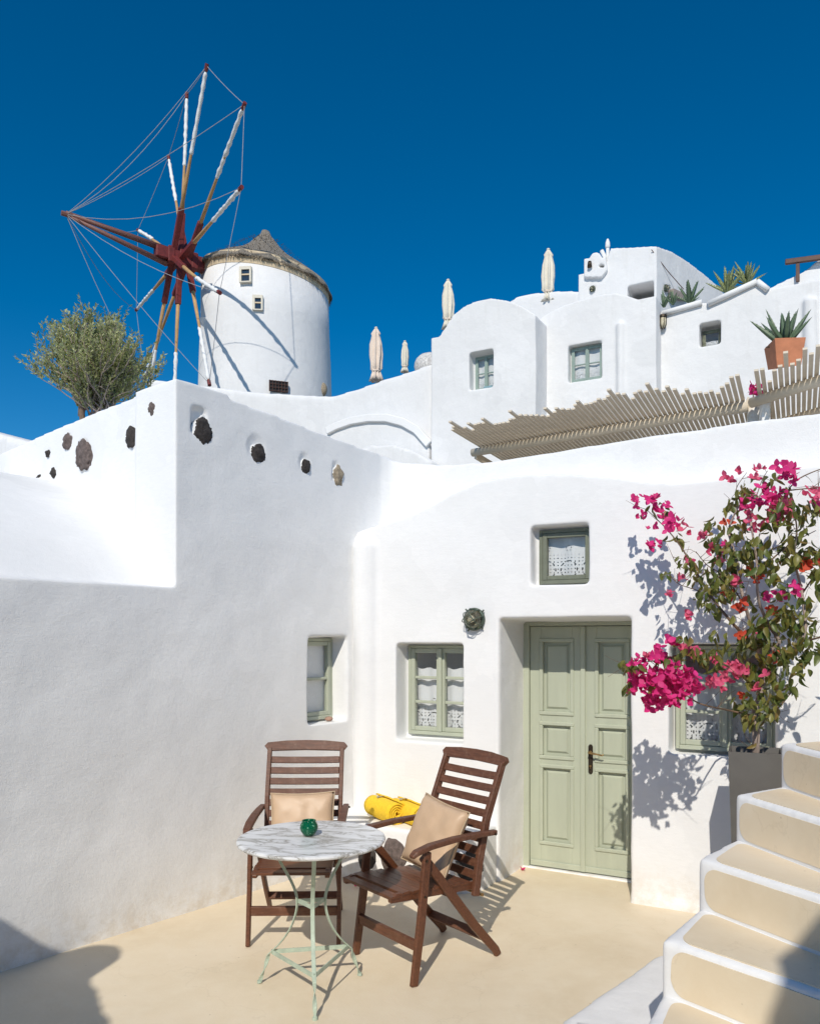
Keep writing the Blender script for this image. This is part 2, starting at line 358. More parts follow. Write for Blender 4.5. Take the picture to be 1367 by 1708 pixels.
def lace_mat():
    m, nt, b = M_('lace_cotton'); uvn = nt.nodes.new('ShaderNodeUVMap'); uvn.uv_map = 'UVMap'
    sep = nt.nodes.new('ShaderNodeSeparateXYZ'); nt.links.new(uvn.outputs[0], sep.inputs[0])
    def mt(op, a, c=None, d=None):
        n = nt.nodes.new('ShaderNodeMath'); n.operation = op
        for i, x in enumerate((a, c, d)):
            if x is None: continue
            if isinstance(x, (int, float)): n.inputs[i].default_value = x
            else: nt.links.new(x, n.inputs[i])
        return n.outputs[0]
    u, vv = mt('DIVIDE', sep.outputs[0], 1.35), mt('DIVIDE', sep.outputs[1], 1.35)      # u in metres / .11 motif, v metres from the hem
    fu = mt('PINGPONG', u, .055)
    # eyelets: a diamond lattice of small round holes near the hem
    su = mt('SUBTRACT', mt('MODULO', mt('ADD', u, 10), .018), .009); sv = mt('SUBTRACT', mt('MODULO', mt('ADD', vv, 10), .018), .009)
    dots = mt('LESS_THAN', mt('SQRT', mt('ADD', mt('MULTIPLY', su, su), mt('MULTIPLY', sv, sv))), .0036)
    nz = N(nt, 'ShaderNodeTexNoise', Scale=42.0, Detail=0.0); nt.links.new(uvn.outputs[0], nz.inputs['Vector'])
    dots = mt('MULTIPLY', dots, mt('GREATER_THAN', nz.outputs[0], .46)); dots = mt('MULTIPLY', dots, mt('LESS_THAN', vv, .125))
    # scalloped petal slits
    rr = mt('SQRT', mt('ADD', mt('MULTIPLY', fu, fu), mt('POWER', mt('SUBTRACT', vv, .05), 2)))
    arc = mt('LESS_THAN', mt('ABSOLUTE', mt('SUBTRACT', rr, .043)), .0028); ang = mt('SINE', mt('MULTIPLY', mt('ARCTAN2', fu, mt('SUBTRACT', vv, .05)), 9.0))
    arc = mt('MULTIPLY', arc, mt('GREATER_THAN', ang, 0)); arc = mt('MULTIPLY', arc, mt('LESS_THAN', vv, .1))
    r2 = mt('SQRT', mt('ADD', mt('MULTIPLY', fu, fu), mt('POWER', mt('SUBTRACT', vv, .155), 2)))
    a2 = mt('MULTIPLY', mt('LESS_THAN', mt('ABSOLUTE', mt('SUBTRACT', r2, .014)), .0022), mt('GREATER_THAN', mt('SINE', mt('MULTIPLY', mt('ARCTAN2', fu, mt('SUBTRACT', vv, .155)), 6.0)), -.1))
    hole = mt('MAXIMUM', mt('MAXIMUM', dots, arc), a2)
    b.inputs['Base Color'].default_value = (.80,.81,.82,1); b.inputs['Roughness'].default_value = .9
    tl = N(nt, 'ShaderNodeBsdfTranslucent'); tl.inputs[0].default_value = (.8,.8,.8,1); mx0 = N(nt, 'ShaderNodeMixShader'); mx0.inputs[0].default_value = .15
    nt.links.new(b.outputs[0], mx0.inputs[1]); nt.links.new(tl.outputs[0], mx0.inputs[2])
    tr = N(nt, 'ShaderNodeBsdfTransparent'); mx = N(nt, 'ShaderNodeMixShader'); nt.links.new(hole, mx.inputs[0]); nt.links.new(mx0.outputs[0], mx.inputs[1]); nt.links.new(tr.outputs[0], mx.inputs[2])
    nt.links.new(mx.outputs[0], nt.nodes['Material Output'].inputs[0]); return m
LACE = lace_mat()
def marble_mat():
    m, nt, b = M_('veined_marble'); v = coords(nt, (1,1,1)); rot = v.node; rot.inputs['Rotation'].default_value = (0,0,.5); rot.inputs['Scale'].default_value = (1.3,3.4,1.3)
    n = N(nt, 'ShaderNodeTexNoise', Scale=2.3, Detail=9.0, Roughness=.62, Distortion=1.1); nt.links.new(v, n.inputs['Vector'])
    a = N(nt, 'ShaderNodeMath', operation='SUBTRACT'); a.inputs[1].default_value = .5; nt.links.new(n.outputs[0], a.inputs[0])
    c = N(nt, 'ShaderNodeMath', operation='ABSOLUTE'); nt.links.new(a.outputs[0], c.inputs[0])
    col = ramp(nt, c.outputs[0], [(0, (.27,.25,.22)), (.012, (.50,.49,.46)), (.04, (.74,.745,.74)), (.13, (.84,.84,.83))])
    nt.links.new(col, b.inputs['Base Color']); b.inputs['Roughness'].default_value = .3; return m
MARBLE = marble_mat()
def green_glass():
    m, nt, b = M_('green_cut_glass'); v = coords(nt); vo = N(nt, 'ShaderNodeTexVoronoi', Scale=75.0); nt.links.new(v, vo.inputs['Vector'])
    col = ramp(nt, vo.outputs['Distance'], [(.2, (.30,.62,.42)), (.3, (.0,.16,.07))]); nt.links.new(col, b.inputs['Base Color'])
    b.inputs['Roughness'].default_value = .08; b.inputs['Transmission Weight'].default_value = .45; b.inputs['IOR'].default_value = 1.45; return m
GREENG = green_glass()
LAMPG = simple('clear_lamp_glass', (.55,.50,.36), .08, 0, .3, 25, 0)
BULB = simple('bulb_white', (.8,.78,.68), .2)

# ------------------------------------------------------------------ frames (plan of the place)
FA = radians(-28.6); FF = Frame((.595, 5.415), FA)              # door facade
LA = atan2(.785, .62); LF = Frame((-1.39, 4.73), LA)             # left patio wall
BF = Frame((1.37, 15.0), FA)                                     # houses up the hill

# ------------------------------------------------------------------ ground, patio floor, hillside
g = MB(); g._add([(-400,-400,-.06),(400,-400,-.06),(400,400,-.06),(-400,400,-.06)], [(0,1,2,3)])
tag(g.build('ground', DRY), kind='structure')
# patio floor: dense sheet with a slight unevenness
bm = bmesh.new(); nx, ny = 90, 110; gv = []
for j in range(ny+1):
    row = []
    for i in range(nx+1):
        x = -6+11.0*i/nx; y = -4+10.5*j/ny
        row.append(bm.verts.new((x, y, .006*noise.noise(Vector((x*.8, y*.8, 0)))-.002)))
    gv.append(row)
for j in range(ny):
    for i in range(nx): bm.faces.new((gv[j][i], gv[j][i+1], gv[j+1][i+1], gv[j+1][i]))
mb = MB(); mb.bm.free(); mb.bm = bm
tag(mb.build('patio_floor', CREAM, smooth=True), kind='structure')
mb = MB(); mb.box(-3.6, 9.0, 1.02, 9.0, 2.25, 2.5)  # unseen white terrace floor, added to bounce light onto the pergola undersides
tag(mb.build('bounce_terrace', WHITE2, None, FF.O, (0,0,FA)), kind='structure')
def hill_h(u, y):
    pts = [(1.1, 2.2), (4, 2.4), (8, 3.4), (10, 5.0), (14, 6.2), (20, 7.2), (30, 7.4), (60, 2.0), (120, -3)]
    z = pts[-1][1]
    for a, b in zip(pts, pts[1:]):
        if a[0] <= y <= b[0]: z = a[1]+(b[1]-a[1])*(y-a[0])/(b[0]-a[0]); break
    if u < -14: z -= (-14-u)*.5
    return max(-3, z)
bm = bmesh.new(); us = [-60,-40,-28,-22,-18,-16,-14,-12,-10,-8,-6,-4,-2,0,2,4,6,8,10,12,16,22,40,60]; ys = [1.1,2,4,6,8,9,10,12,14,17,20,24,30,40,60,90,120]; gv = []
for y in [None]+ys:
    row = []
    for u in us:
        yy = 1.1 if y is None else y
        P = FF.wor((u, yy, -.2 if y is None else hill_h(u, yy)+.15*noise.noise(Vector((u*.5, yy*.5, 1)))))
        row.append(bm.verts.new(P))
    gv.append(row)
for j in range(len(gv)-1):
    for i in range(len(us)-1): bm.faces.new((gv[j][i], gv[j][i+1], gv[j+1][i+1], gv[j+1][i]))
mb = MB(); mb.bm.free(); mb.bm = bm
tag(mb.build('hillside', DRY), kind='structure')

# ------------------------------------------------------------------ windows and doors
def curtain(x0, x1, y, z0, z1, parent, folds=3, amp=.012, name='curtain'):
    bm = bmesh.new(); uvl = bm.loops.layers.uv.new('UVMap'); nx = 28; nz = 10; g = []
    ph = random.random()*6
    for j in range(nz+1):
        row = []
        for i in range(nx+1):
            u = i/nx; q = j/nz; x = x0+(x1-x0)*u; z = z0+(z1-z0)*q+(.006*sin(u*folds*2*pi+ph) if j in (0, nz) else 0)
            row.append((bm.verts.new((x, y+amp*sin(u*folds*2*pi+ph+.6*q)*(.4+.6*(1-q*.3)), z)), x-x0, z-z0))
        g.append(row)
    for j in range(nz):
        for i in range(nx):
            q = (g[j][i], g[j][i+1], g[j+1][i+1], g[j+1][i]); f = bm.faces.new([a[0] for a in q]); f.smooth = True
            for l, a in zip(f.loops, q): l[uvl].uv = (a[1], a[2])
    me = bpy.data.meshes.new(name); bm.to_mesh(me); bm.free(); me.materials.append(LACE)
    return part(name, me, parent)
def casement(parent, x0, x1, z0, z1, y, rows=3, mat=SAGE, leafs=2, cz=None, dark=.3, bar=.02, cfold=2):
    """painted wooden window: outer frame, leaves with glazing bars, panes, lace curtain, dark room behind"""
    win = part('window', None, parent)
    wf = MB(); t = .024
    wf.box(x0, x0+t, y, y+.06, z0, z1); wf.box(x1-t, x1, y, y+.06, z0, z1)
    wf.box(x0+t, x1-t, y, y+.06, z1-t, z1); wf.box(x0+t, x1-t, y-.012, y+.06, z0, z0+t*1.1)
    wf.build('frame', mat, win, bevel=.003)
    ix0, ix1, iz0, iz1 = x0+t+.001, x1-t-.001, z0+t*1.1+.001, z1-t-.001
    lw = (ix1-ix0)/leafs; s = .032 if leafs > 1 else .030
    for k in range(leafs):
        a, b = ix0+k*lw+.001, ix0+(k+1)*lw-.001; lf = MB(); yy = y-.004+.003*k
        lf.box(a, a+s, yy, yy+.04, iz0, iz1); lf.box(b-s, b, yy, yy+.04, iz0, iz1)
        lf.box(a+s, b-s, yy+.001, yy+.039, iz1-s, iz1); lf.box(a+s, b-s, yy+.001, yy+.039, iz0, iz0+s)
        H = (iz1-iz0-2*s)/rows
        for r in range(1, rows): lf.box(a+s, b-s, yy+.006, yy+.034, iz0+s+H*r-bar/2, iz0+s+H*r+bar/2)
        lf.build('sash', mat, win, bevel=.003)
        gp = MB(); gp.box(a+s-.004, b-s+.004, yy+.019, yy+.022, iz0+s, iz1-s); gp.build('pane', GLASS, win)
    if leafs > 1:
        am = MB(); mx = (ix0+ix1)/2; am.box(mx-.014, mx+.014, y-.018, y-.004, iz0, iz1); am.build('meeting_strip', mat, win, bevel=.003)
    c1 = cz if cz else iz1-.01
    for k in range(leafs):
        a, b = ix0+k*lw, ix0+(k+1)*lw
        curtain(a+.012, b-.012, y+.068, iz0+.006, c1, win, cfold, .009)
    return win

house = thing('cave_house', 'white plastered cave house with sage green double door and small deep windows', 'house', FF.O, FA)
top_px = [(560,880),(600,877),(640,872),(680,861),(720,842),(760,820),(800,803),(850,793),(900,790),(960,791),(1020,795),(1080,803),(1130,806),(1180,802),(1240,792),(1300,783),(1367,775)]
top = [(FF.on(x, y).x, FF.on(x, y).z) for x, y in top_px]
top = [(-1.16, 2.40), (-1.12, 2.45)]+[p for p in top if p[0] > -1.08]+[(3.2, 2.66), (4.6, 2.66)]
s0 = -1.16
mb = MB()
mb.prism([(s0,0,-.3)]+[(4.6,0,-.3)]+[(a,0,b) for a, b in top[::-1]], (0, 1.05, 0))
# plaster swelling at wall base and round pilaster in the corner
mb.prism([(-.005,-.0,-.2),(-.005,-.0,.01),(-.04,-.02,.02),(-.4,-.025,.03),(-.9,-.02,.02),(-.9,-.02,-.2)], (0,.3,0))
mb.tube([(-1.06,.045,-.2),(-1.06,.045,2.34),(-1.05,.07,2.42)], [.115,.115,.06], 16)
mb.prism([(.892,-.012,-.2),(2.2,-.012,-.2),(2.2,-.012,.03),(.892,-.012,.05)], (0,.3,0))
# cutters
cut = MB()
DW = .892
cut.hexa([(0,-.3,-.02),(DW,-.3,-.02),(DW-.0,.56,-.02),(.03,.56,-.02),(0,-.3,1.795),(DW,-.3,1.795),(DW-.0,.56,1.765),(.03,.56,1.765)])
WINS = dict(c=(-.794,-.258,.915,1.612), r=(1.125,1.715,.945,1.615), t=(.235,.622,2.0,2.39))
for k, (a, b, z0, z1) in WINS.items():
    cut.box(a, b, -.3, .17 if k != 't' else .11, z0, z1); cut.box(a+.04, b-.005, .1, .62, z0+.03, z1-.02)
fm = plaster_mesh(mb, .0135, WHITE, cut, 5, .014, .45)
wall = part('wall', fm, house)
casement(house, -.775, -.238, .945, 1.600, .15, cz=1.43)
casement(house, 1.145, 1.722, .965, 1.605, .11, cz=1.43)
tw = casement(house, .262, .634, 2.012, 2.376, .09, rows=1, leafs=1, mat=simple('grey_green_transom', (.17,.185,.135), .55), cz=2.33, cfold=2)
# door
DX0, DX1, DZ = .018, .905, 1.77
dfm = MB(); dfm.box(DX0, DX0+.05, .425, .50, -.01, DZ); dfm.box(DX1-.05, DX1, .425, .50, -.01, DZ); dfm.box(DX0+.05, DX1-.05, .425, .50, DZ-.03, DZ)
dfm.build('door_frame', SAGE, house, bevel=.004)
def door_leaf(a, b, y, hand):
    lf = MB(); z0, z1 = .012, DZ-.034; st = .085
    rails = [(z0, .185), (.735, .80), (1.04, 1.115), (z1-.10, z1)]
    lf.box(a, a+st, y, y+.04, z0, z1); lf.box(b-st, b, y, y+.04, z0, z1)
    for r0, r1 in rails: lf.box(a+st, b-st, y+.0005, y+.0395, r0, r1)
    leaf = lf.build('door_leaf', SAGE, house, bevel=.0015)
    for r0, r1 in ((.185,.735), (.80,1.04), (1.115, z1-.10)):
        pn = MB(); x0, x1 = a+st, b-st
        pn.box(x0, x1, y+.024, y+.03, r0, r1)
        # raised and fielded panel
        i1, i2 = .030, .046
        v = [(x0+i1,y+.024,r0+i1),(x1-i1,y+.024,r0+i1),(x1-i1,y+.024,r1-i1),(x0+i1,y+.024,r1-i1),(x0+i2,y+.012,r0+i2),(x1-i2,y+.012,r0+i2),(x1-i2,y+.012,r1-i2),(x0+i2,y+.012,r1-i2)]
        pn._add(v, [(0,1,5,4),(1,2,6,5),(2,3,7,6),(3,0,4,7),(4,5,6,7)])
        pn.build('panel', SAGE, leaf, recalc=True)
        ml = MB(); e = .014
        for q in ((x0-e,x1+e,r0-e,r0+e*.9),(x0-e,x1+e,r1-e*.9,r1+e),(x0-e,x0+e*.9,r0+e*.9,r1-e*.9),(x1-e*.9,x1+e,r0+e*.9,r1-e*.9)):
            ml.box(q[0], q[1], y-.009, y+.02, q[2], q[3])
        ml.build('moulding', SAGE, leaf, bevel=.0045)
    wb = MB(); wb.box(a+.004, b-.004, y-.012, y-.0005, z0+.003, z0+.045); wb.build('weather_board', SAGE, leaf, bevel=.004)
    return leaf
mid = .468
l1 = door_leaf(DX0+.052, mid-.002, .445, 0); l2 = door_leaf(mid+.002, DX1-.052, .45, 1)
am = MB(); am.box(mid-.024, mid+.010, .428, .4445, .014, DZ-.034); am.build('meeting_strip', SAGE, l1, bevel=.005)
hp = MB(); hx = mid+.045
hp.prism([(hx-.016,.442,.72),(hx-.008,.442,.705),(hx+.008,.442,.705),(hx+.016,.442,.72),(hx+.016,.442,.895),(hx+.008,.442,.91),(hx-.008,.442,.91),(hx-.016,.442,.895)], (0,.007,0))
hp.build('handle_plate', BRONZE, l2, bevel=.001)
hh = MB(); hh.tube([(hx,.443,.855),(hx,.40,.857),(hx+.02,.392,.857),(hx+.06,.39,.852),(hx+.095,.39,.846),(hx+.105,.386,.853)], [.008,.008,.008,.006,.006,.005], 10); hh.lathe([(0,0),(.012,0),(.012,.006),(0,.007)], 12, Matrix.Translation((hx,.44,.855)) @ Matrix.Rotation(pi/2,4,'X'))
hh.build('handle', BRASS, l2, smooth=True)
kk = MB(); kk.lathe([(0,0),(.008,0),(.008,.005),(0,.006)], 12, Matrix.Translation((hx,.442,.76)) @ Matrix.Rotation(pi/2,4,'X')); kk.box(hx-.002,hx+.002,.434,.44,.742,.758); kk.build('keyhole', BRASS, l2)
th = MB(); th.box(.02,.90,.405,.50,-.02,.007); th.build('threshold', WHITE, house, bevel=.005)

# ------------------------------------------------------------------ left patio wall with terrace parapet
pw = thing('patio_wall', 'tall white wall left of the patio with dark stones set along its top', 'wall', LF.O, LA)
mb = MB()
mb.box(-4.5, .25, 0, .42, -.3, 1.955)                                  # low wall left of the corner
mb.prism([(0,0,-.3),(2.0,0,-.3),(2.0,0,3.075),(1.0,0,3.135),(0,0,3.195)], (0,.42,0))
def lw(P, z): r = LF.loc(Vector((P[0], P[1], 0))); return (r.x, r.y, z)
fp = [(-.34,6.06,3.09),(-.227,6.2,3.07),(-.15,6.25,3.05),(-.05,6.262,3.03),(.08,6.20,3.01),(.22,6.11,2.985),(.40,5.98,2.965),(.72,5.735,2.945),(1.10,5.44,2.945),(1.55,5.12,2.955),(2.1,4.80,2.965),(2.9,4.36,2.965),(3.6,3.98,2.965),(5.2,3.11,2.965)]
for (a, b) in zip(fp, fp[1:]):
    off = Vector((.19, .35, 0)); A0, B0 = Vector((a[0],a[1],0)), Vector((b[0],b[1],0)); e = (B0-A0)*.02
    A1, B1 = A0-e, B0+e
    q = [A1, B1, B1+off, A1+off]
    mb.hexa([lw(p, 2.2) for p in q]+[lw(q[0], a[2]), lw(q[1], b[2]), lw(q[2], b[2]), lw(q[3], a[2])])
# stone-studded return wall
sdx = .09
mb.hexa([(0,0,.5),(.4,0,.5),(.4+sdx*6,6,.5),(sdx*6,6,.5),(0,0,3.195),(.4,0,3.195),(.4+sdx*6,6,3.2),(sdx*6,6,3.2)])
# curved roof mass rising behind the low wall
def onstone(px, py):
    D = Vector(((px-CX)/F_PX, 1, -(py-HOR)/F_PX)); C = Vector((0,0,EYE)); dirw = LF.t*sdx+LF.n; nn = Vector((dirw.y, -dirw.x, 0)).normalized()
    k = (LF.O-C).dot(nn)/D.dot(nn); return LF.loc(C+D*k)
prof = [(0,1.955)]
for x, y in [(262,975),(250,950),(232,915),(205,876),(170,843),(125,815),(75,799),(0,789)]:
    P = onstone(x, y); prof.append((P.y, P.z))
prof.append((4.2, 3.08))
mb.prism([(-4.5,.01,1.6)]+[(-4.5, a+.012, b) for a, b in prof]+[(-4.5,4.2,1.6)], (4.7,0,0))
cut = MB()
WL = (1.10, 1.50, 1.035, 1.672)
cut.hexa([(WL[0],-.2,WL[2]),(WL[1]+.02,-.2,WL[2]),(WL[1]-.03,.17,WL[2]+.01),(WL[0],.17,WL[2]+.01),(WL[0],-.2,WL[3]),(WL[1]+.02,-.2,WL[3]),(WL[1]-.03,.17,WL[3]-.015),(WL[0],.17,WL[3]-.015)])
# hollows in which the stones sit
stones_L = [(339,719,15,23,.9,LAVA,'dark'),(432,756,14,16,.2,LAVA,''),(511,778,9,12,.1,LAVA,''),(565,794,11,16,.0,TUFF,'')]
for (x, y, rx, rz, a, m_, _) in stones_L:
    P = LF.on(x, y); sc = LF.wor(P).y/F_PX; ax, az = rx*sc, rz*sc
    if x == 339:      # squarish hollow above and left of the largest stone
        cut.hexa([(P.x-ax*1.75,-.02,P.z-az*.35),(P.x+ax*.6,-.02,P.z-az*.5),(P.x+ax*.6,.035,P.z-az*.4),(P.x-ax*1.55,.035,P.z-az*.3),(P.x-ax*1.6,-.02,P.z+az*1.75),(P.x+ax*.5,-.02,P.z+az*1.65),(P.x+ax*.3,.035,P.z+az*1.5),(P.x-ax*1.4,.035,P.z+az*1.6)])
    elif x == 565:
        cut.hexa([(P.x-ax*1.5,-.02,P.z-az*.6),(P.x,-.02,P.z-az*.6),(P.x,.03,P.z-az*.5),(P.x-ax*1.3,.03,P.z-az*.5),(P.x-ax*1.4,-.02,P.z+az*1.5),(P.x,-.02,P.z+az*1.5),(P.x,.02,P.z+az*1.4),(P.x-ax*1.2,.02,P.z+az*1.4)])
    else:
        cut.lathe([(0,-1),(.5,-.87),(.87,-.5),(1,0),(.87,.5),(.5,.87),(0,1)], 14, Matrix.Translation((P.x-ax*.5, -.004, P.z+az*.6)) @ Matrix.Diagonal((ax*1.5, .022, az*1.4, 1)))
pm = plaster_mesh(mb, .0155, WHITE2, cut, 5, .02, .5)
part('wall', pm, pw)
def rock(rx, ry, rz, seed, lvl=3, amp=.22):
    bm = bmesh.new(); bmesh.ops.create_icosphere(bm, subdivisions=lvl, radius=1)
    for v in bm.verts:
        d = v.co.normalized(); k = 1+amp*noise.noise(d*1.6+Vector((seed*7.3,0,0)))+amp*.45*noise.noise(d*5+Vector((seed,2,0)))+amp*.3*noise.noise(d*11+Vector((seed,2,0)))
        v.co = Vector((d.x*rx, d.y*ry, d.z*rz))*k
    m = MB(); m.bm.free(); m.bm = bm; return m
for i, (x, y, rx, rz, a, m_, _) in enumerate(stones_L):
    P = LF.on(x, y); sc = LF.wor(P).y/F_PX
    rock(rx*sc*1.22, .03, rz*sc*1.08, i+1, 4, .24).build('stone', m_, pw, (P.x, .016, P.z), (0, (.15,.5,.4,.0)[i], 0), smooth=True)
# stones in the return wall
for i, (x, y, rx, rz, m_) in enumerate([(258,684,9,16,LAVAB),(221,731,11,19,LAVA),(142,759,15,27,LAVAB),(114,736,10,13,LAVAB),(82,757,4,6,LAVA),(91,789,5,8,LAVA),(68,797,3,5,LAVA)]):
    P = onstone(x, y); sc = LF.wor(P).y/F_PX
    o = rock(rx*sc*1.6 if x != 142 else rx*sc*1.8, .035, rz*sc*1.05, i+11, 4, .3).build('stone', m_, pw, (P.x+.004, P.y, P.z), (0, (.1,.2,.12,.45,0,0,0)[i], pi/2+.0), smooth=True)
# its window
wl = casement(pw, WL[0]+.0, WL[1]-.025, WL[2]+.02, WL[3]-.02, .13, rows=2, leafs=1, cz=WL[3]-.05, cfold=3)
sr = rock(.03,.02,.018,5,2).build('rock', simple('reddish_stone', (.36,.22,.16), .9, 0, .3, 20, .5, .004), None, LF.wor((1.37,.07,1.06)), smooth=True)
tag(sr, 'small reddish rock lying on the sill of the window in the left wall', 'rock')

# raised terrace behind the return wall, far wall
mb = MB(); mb.box(.45, 3.2, .45, 6.0, -.05, 2.93)
tf = mb.build('terrace_floor', WHITE2, None, LF.O, (0,0,LA)); tag(tf, kind='structure')
mb = MB(); A = W(-90,700,9.5); B = W(64,740,8.6)
mb.hexa([(A.x,A.y,0),(B.x,B.y,0),(B.x+.25,B.y+.35,0),(A.x+.25,A.y+.35,0),A,B,B+Vector((.25,.35,0)),A+Vector((.25,.35,0))])
tag(part('low_wall', plaster_mesh(mb, .05, WHITEFAR, None, 2)), 'low white wall sloping down at the left edge, behind the stone studded wall', 'wall')

# ------------------------------------------------------------------ bench with towels
bench = thing('bench', 'low white plaster bench with dark stones in its front below the window', 'bench', FF.O, FA)
mb = MB()
pl = [(-1.25,.05),(-1.25,-.38),(-.95,-.42),(-.50,-.43),(-.24,-.42),(-.08,-.34),(-.01,-.20),(-.005,.05)]
mb.prism([(a,b,-.1) for a,b in pl], (0,0,.485))
part('bench_body', plaster_mesh(mb, .015, WHITE2, None, 8, .02, .3), bench)
for i, (x, z, y, rx, rz, m_) in enumerate([(-.075,.17,-.31,.105,.125,LAVAX),(-.56,.20,-.415,.11,.12,LAVAB),(-.78,.17,-.405,.085,.12,LAVA),(-.45,.29,-.395,.045,.05,LAVA),(-.97,.2,-.40,.07,.07,LAVA)]):
    rock(rx, .04, rz, i+31).build('stone', m_, bench, (x, y, z), (0,0,.75 if i == 0 else 0), smooth=True)
def towel(label, loc, rz, L, r):
    t = thing('rolled_towel', label, 'towel', loc, rz, 'yellow towels rolled on the bench')
    mb = MB(); pts = []; turns = 4.2; n = 84
    for i in range(n+1):
        a = turns*2*pi*i/n; rr = .012+(r-.012)*i/n; pts.append((rr*cos(a), rr*sin(a)))
    th_ = .013; bm = mb.bm; rows = []
    segs = 9
    for j in range(segs+1):
        q = j/segs; y = -L/2+L*q; bul = 1+.06*sin(pi*q)+.02*noise.noise(Vector((q*4, r*9, loc[0])))
        ring = []
        for i, (x, z) in enumerate(pts):
            k = bul; d = hypot(x, z); wz = 1+.03*noise.noise(Vector((x*30, q*5, z*30)))
            ring.append((x*k*wz, y+.006*noise.noise(Vector((i*.15, j, 0))), z*k*wz+r))
        rows.append([bm.verts.new(p) for p in ring])
    for j in range(segs):
        for i in range(n): bm.faces.new((rows[j][i], rows[j][i+1], rows[j+1][i+1], rows[j+1][i]))
    me = mb.mesh(YELLOW, smooth=True, recalc=False); o = part('towel_cloth', me, t)
    so = o.modifiers.new('so', 'SOLIDIFY'); so.thickness = .011; so.offset = 0
    return t
tz = .385
P = FF.loc(Vector((0,0,0)))
ta = FF.wor((-.74,-.25,tz)); tb = FF.wor((-.565,-.24,tz))
t1 = towel('left of two rolled yellow towels on the white bench', ta, radians(30), .36, .078)
t2 = towel('right of two rolled yellow towels on the white bench, next to the chair', tb, radians(30), .36, .074)
for t in (t1, t2):
    mo = MB(); pts = []
    for k in range(7):
        a = radians(60+k*9); pts.append((.082*cos(a), .04+.004*(k%2), .076+.082*sin(a)))
    for k in range(6):
        mo._add([pts[k], pts[k+1], (pts[k+1][0], pts[k+1][1]+.03+.012*sin(k*2), pts[k+1][2]), (pts[k][0], pts[k][1]+.03+.012*cos(k), pts[k][2])], [(0,1,2,3)])
    mo.build('printed_motif', MOTIF, t)

# ------------------------------------------------------------------ wall lamp (bulkhead)
def bulkhead(loc, rz, R, label, group=None):
    t = thing('bulkhead_lamp', label, 'lamp', loc, rz, group)
    M0 = Matrix.Rotation(pi/2, 4, 'X')
    b = MB(); b.lathe([(0,0),(R,0),(R*1.02,R*.18),(R*.95,R*.3),(R*.86,R*.34),(R*.84,R*.3),(0,R*.28)], 28, M0); b.build('back_plate', VERDI, t, smooth=True)
    g_ = MB(); g_.lathe([(R*.8,R*.3),(R*.76,R*.6),(R*.55,R*.95),(R*.28,R*1.1),(0,R*1.15)], 24, M0); g_.build('glass_dome', GREENGL, t, smooth=True)
    bl = MB(); bl.lathe([(0,R*.3),(R*.2,R*.35),(R*.22,R*.6),(R*.3,R*.8),(R*.2,R*.98),(0,R*1.02)], 14, M0); bl.build('bulb', BULB, t, smooth=True)
    c = MB()
    for off in (-.33, .33):
        for ax in (0, 1):
            pts = []
            for k in range(13):
                a = pi*k/12; h = sqrt(max(0, 1-off*off)); u = cos(a)*h; d = sin(a)*1.15*h+.3
                p = (u, off) if ax else (off, u); p = (p[0]*cos(.6)-p[1]*sin(.6), p[0]*sin(.6)+p[1]*cos(.6))
                pts.append((p[0]*R*.98, -d*R, p[1]*R*.98))
            c.tube(pts, R*.042, 6)
    c.build('cage', VERDI, t, smooth=True)
    kn = MB()
    for a in (.7, 2.3, 4.2, 5.5):
        kn.tube([(R*cos(a),-R*.1,R*sin(a)),(R*1.22*cos(a),-R*.2,R*1.22*sin(a))], R*.07, 8)
    kn.build('lug', VERDI, t, smooth=True)
    return t
m, nt_, b_ = M_('lamp_dome_glass'); b_.inputs['Base Color'].default_value = (.75,.70,.55,1); b_.inputs['Roughness'].default_value = .05; b_.inputs['Transmission Weight'].default_value = .9; b_.inputs['IOR'].default_value = 1.2
GREENGL = m
P = FF.on(792, 1033); bulkhead(FF.wor((P.x, -.005, P.z)), FA, .078, 'round caged brass bulkhead lamp on the wall left of the green door')

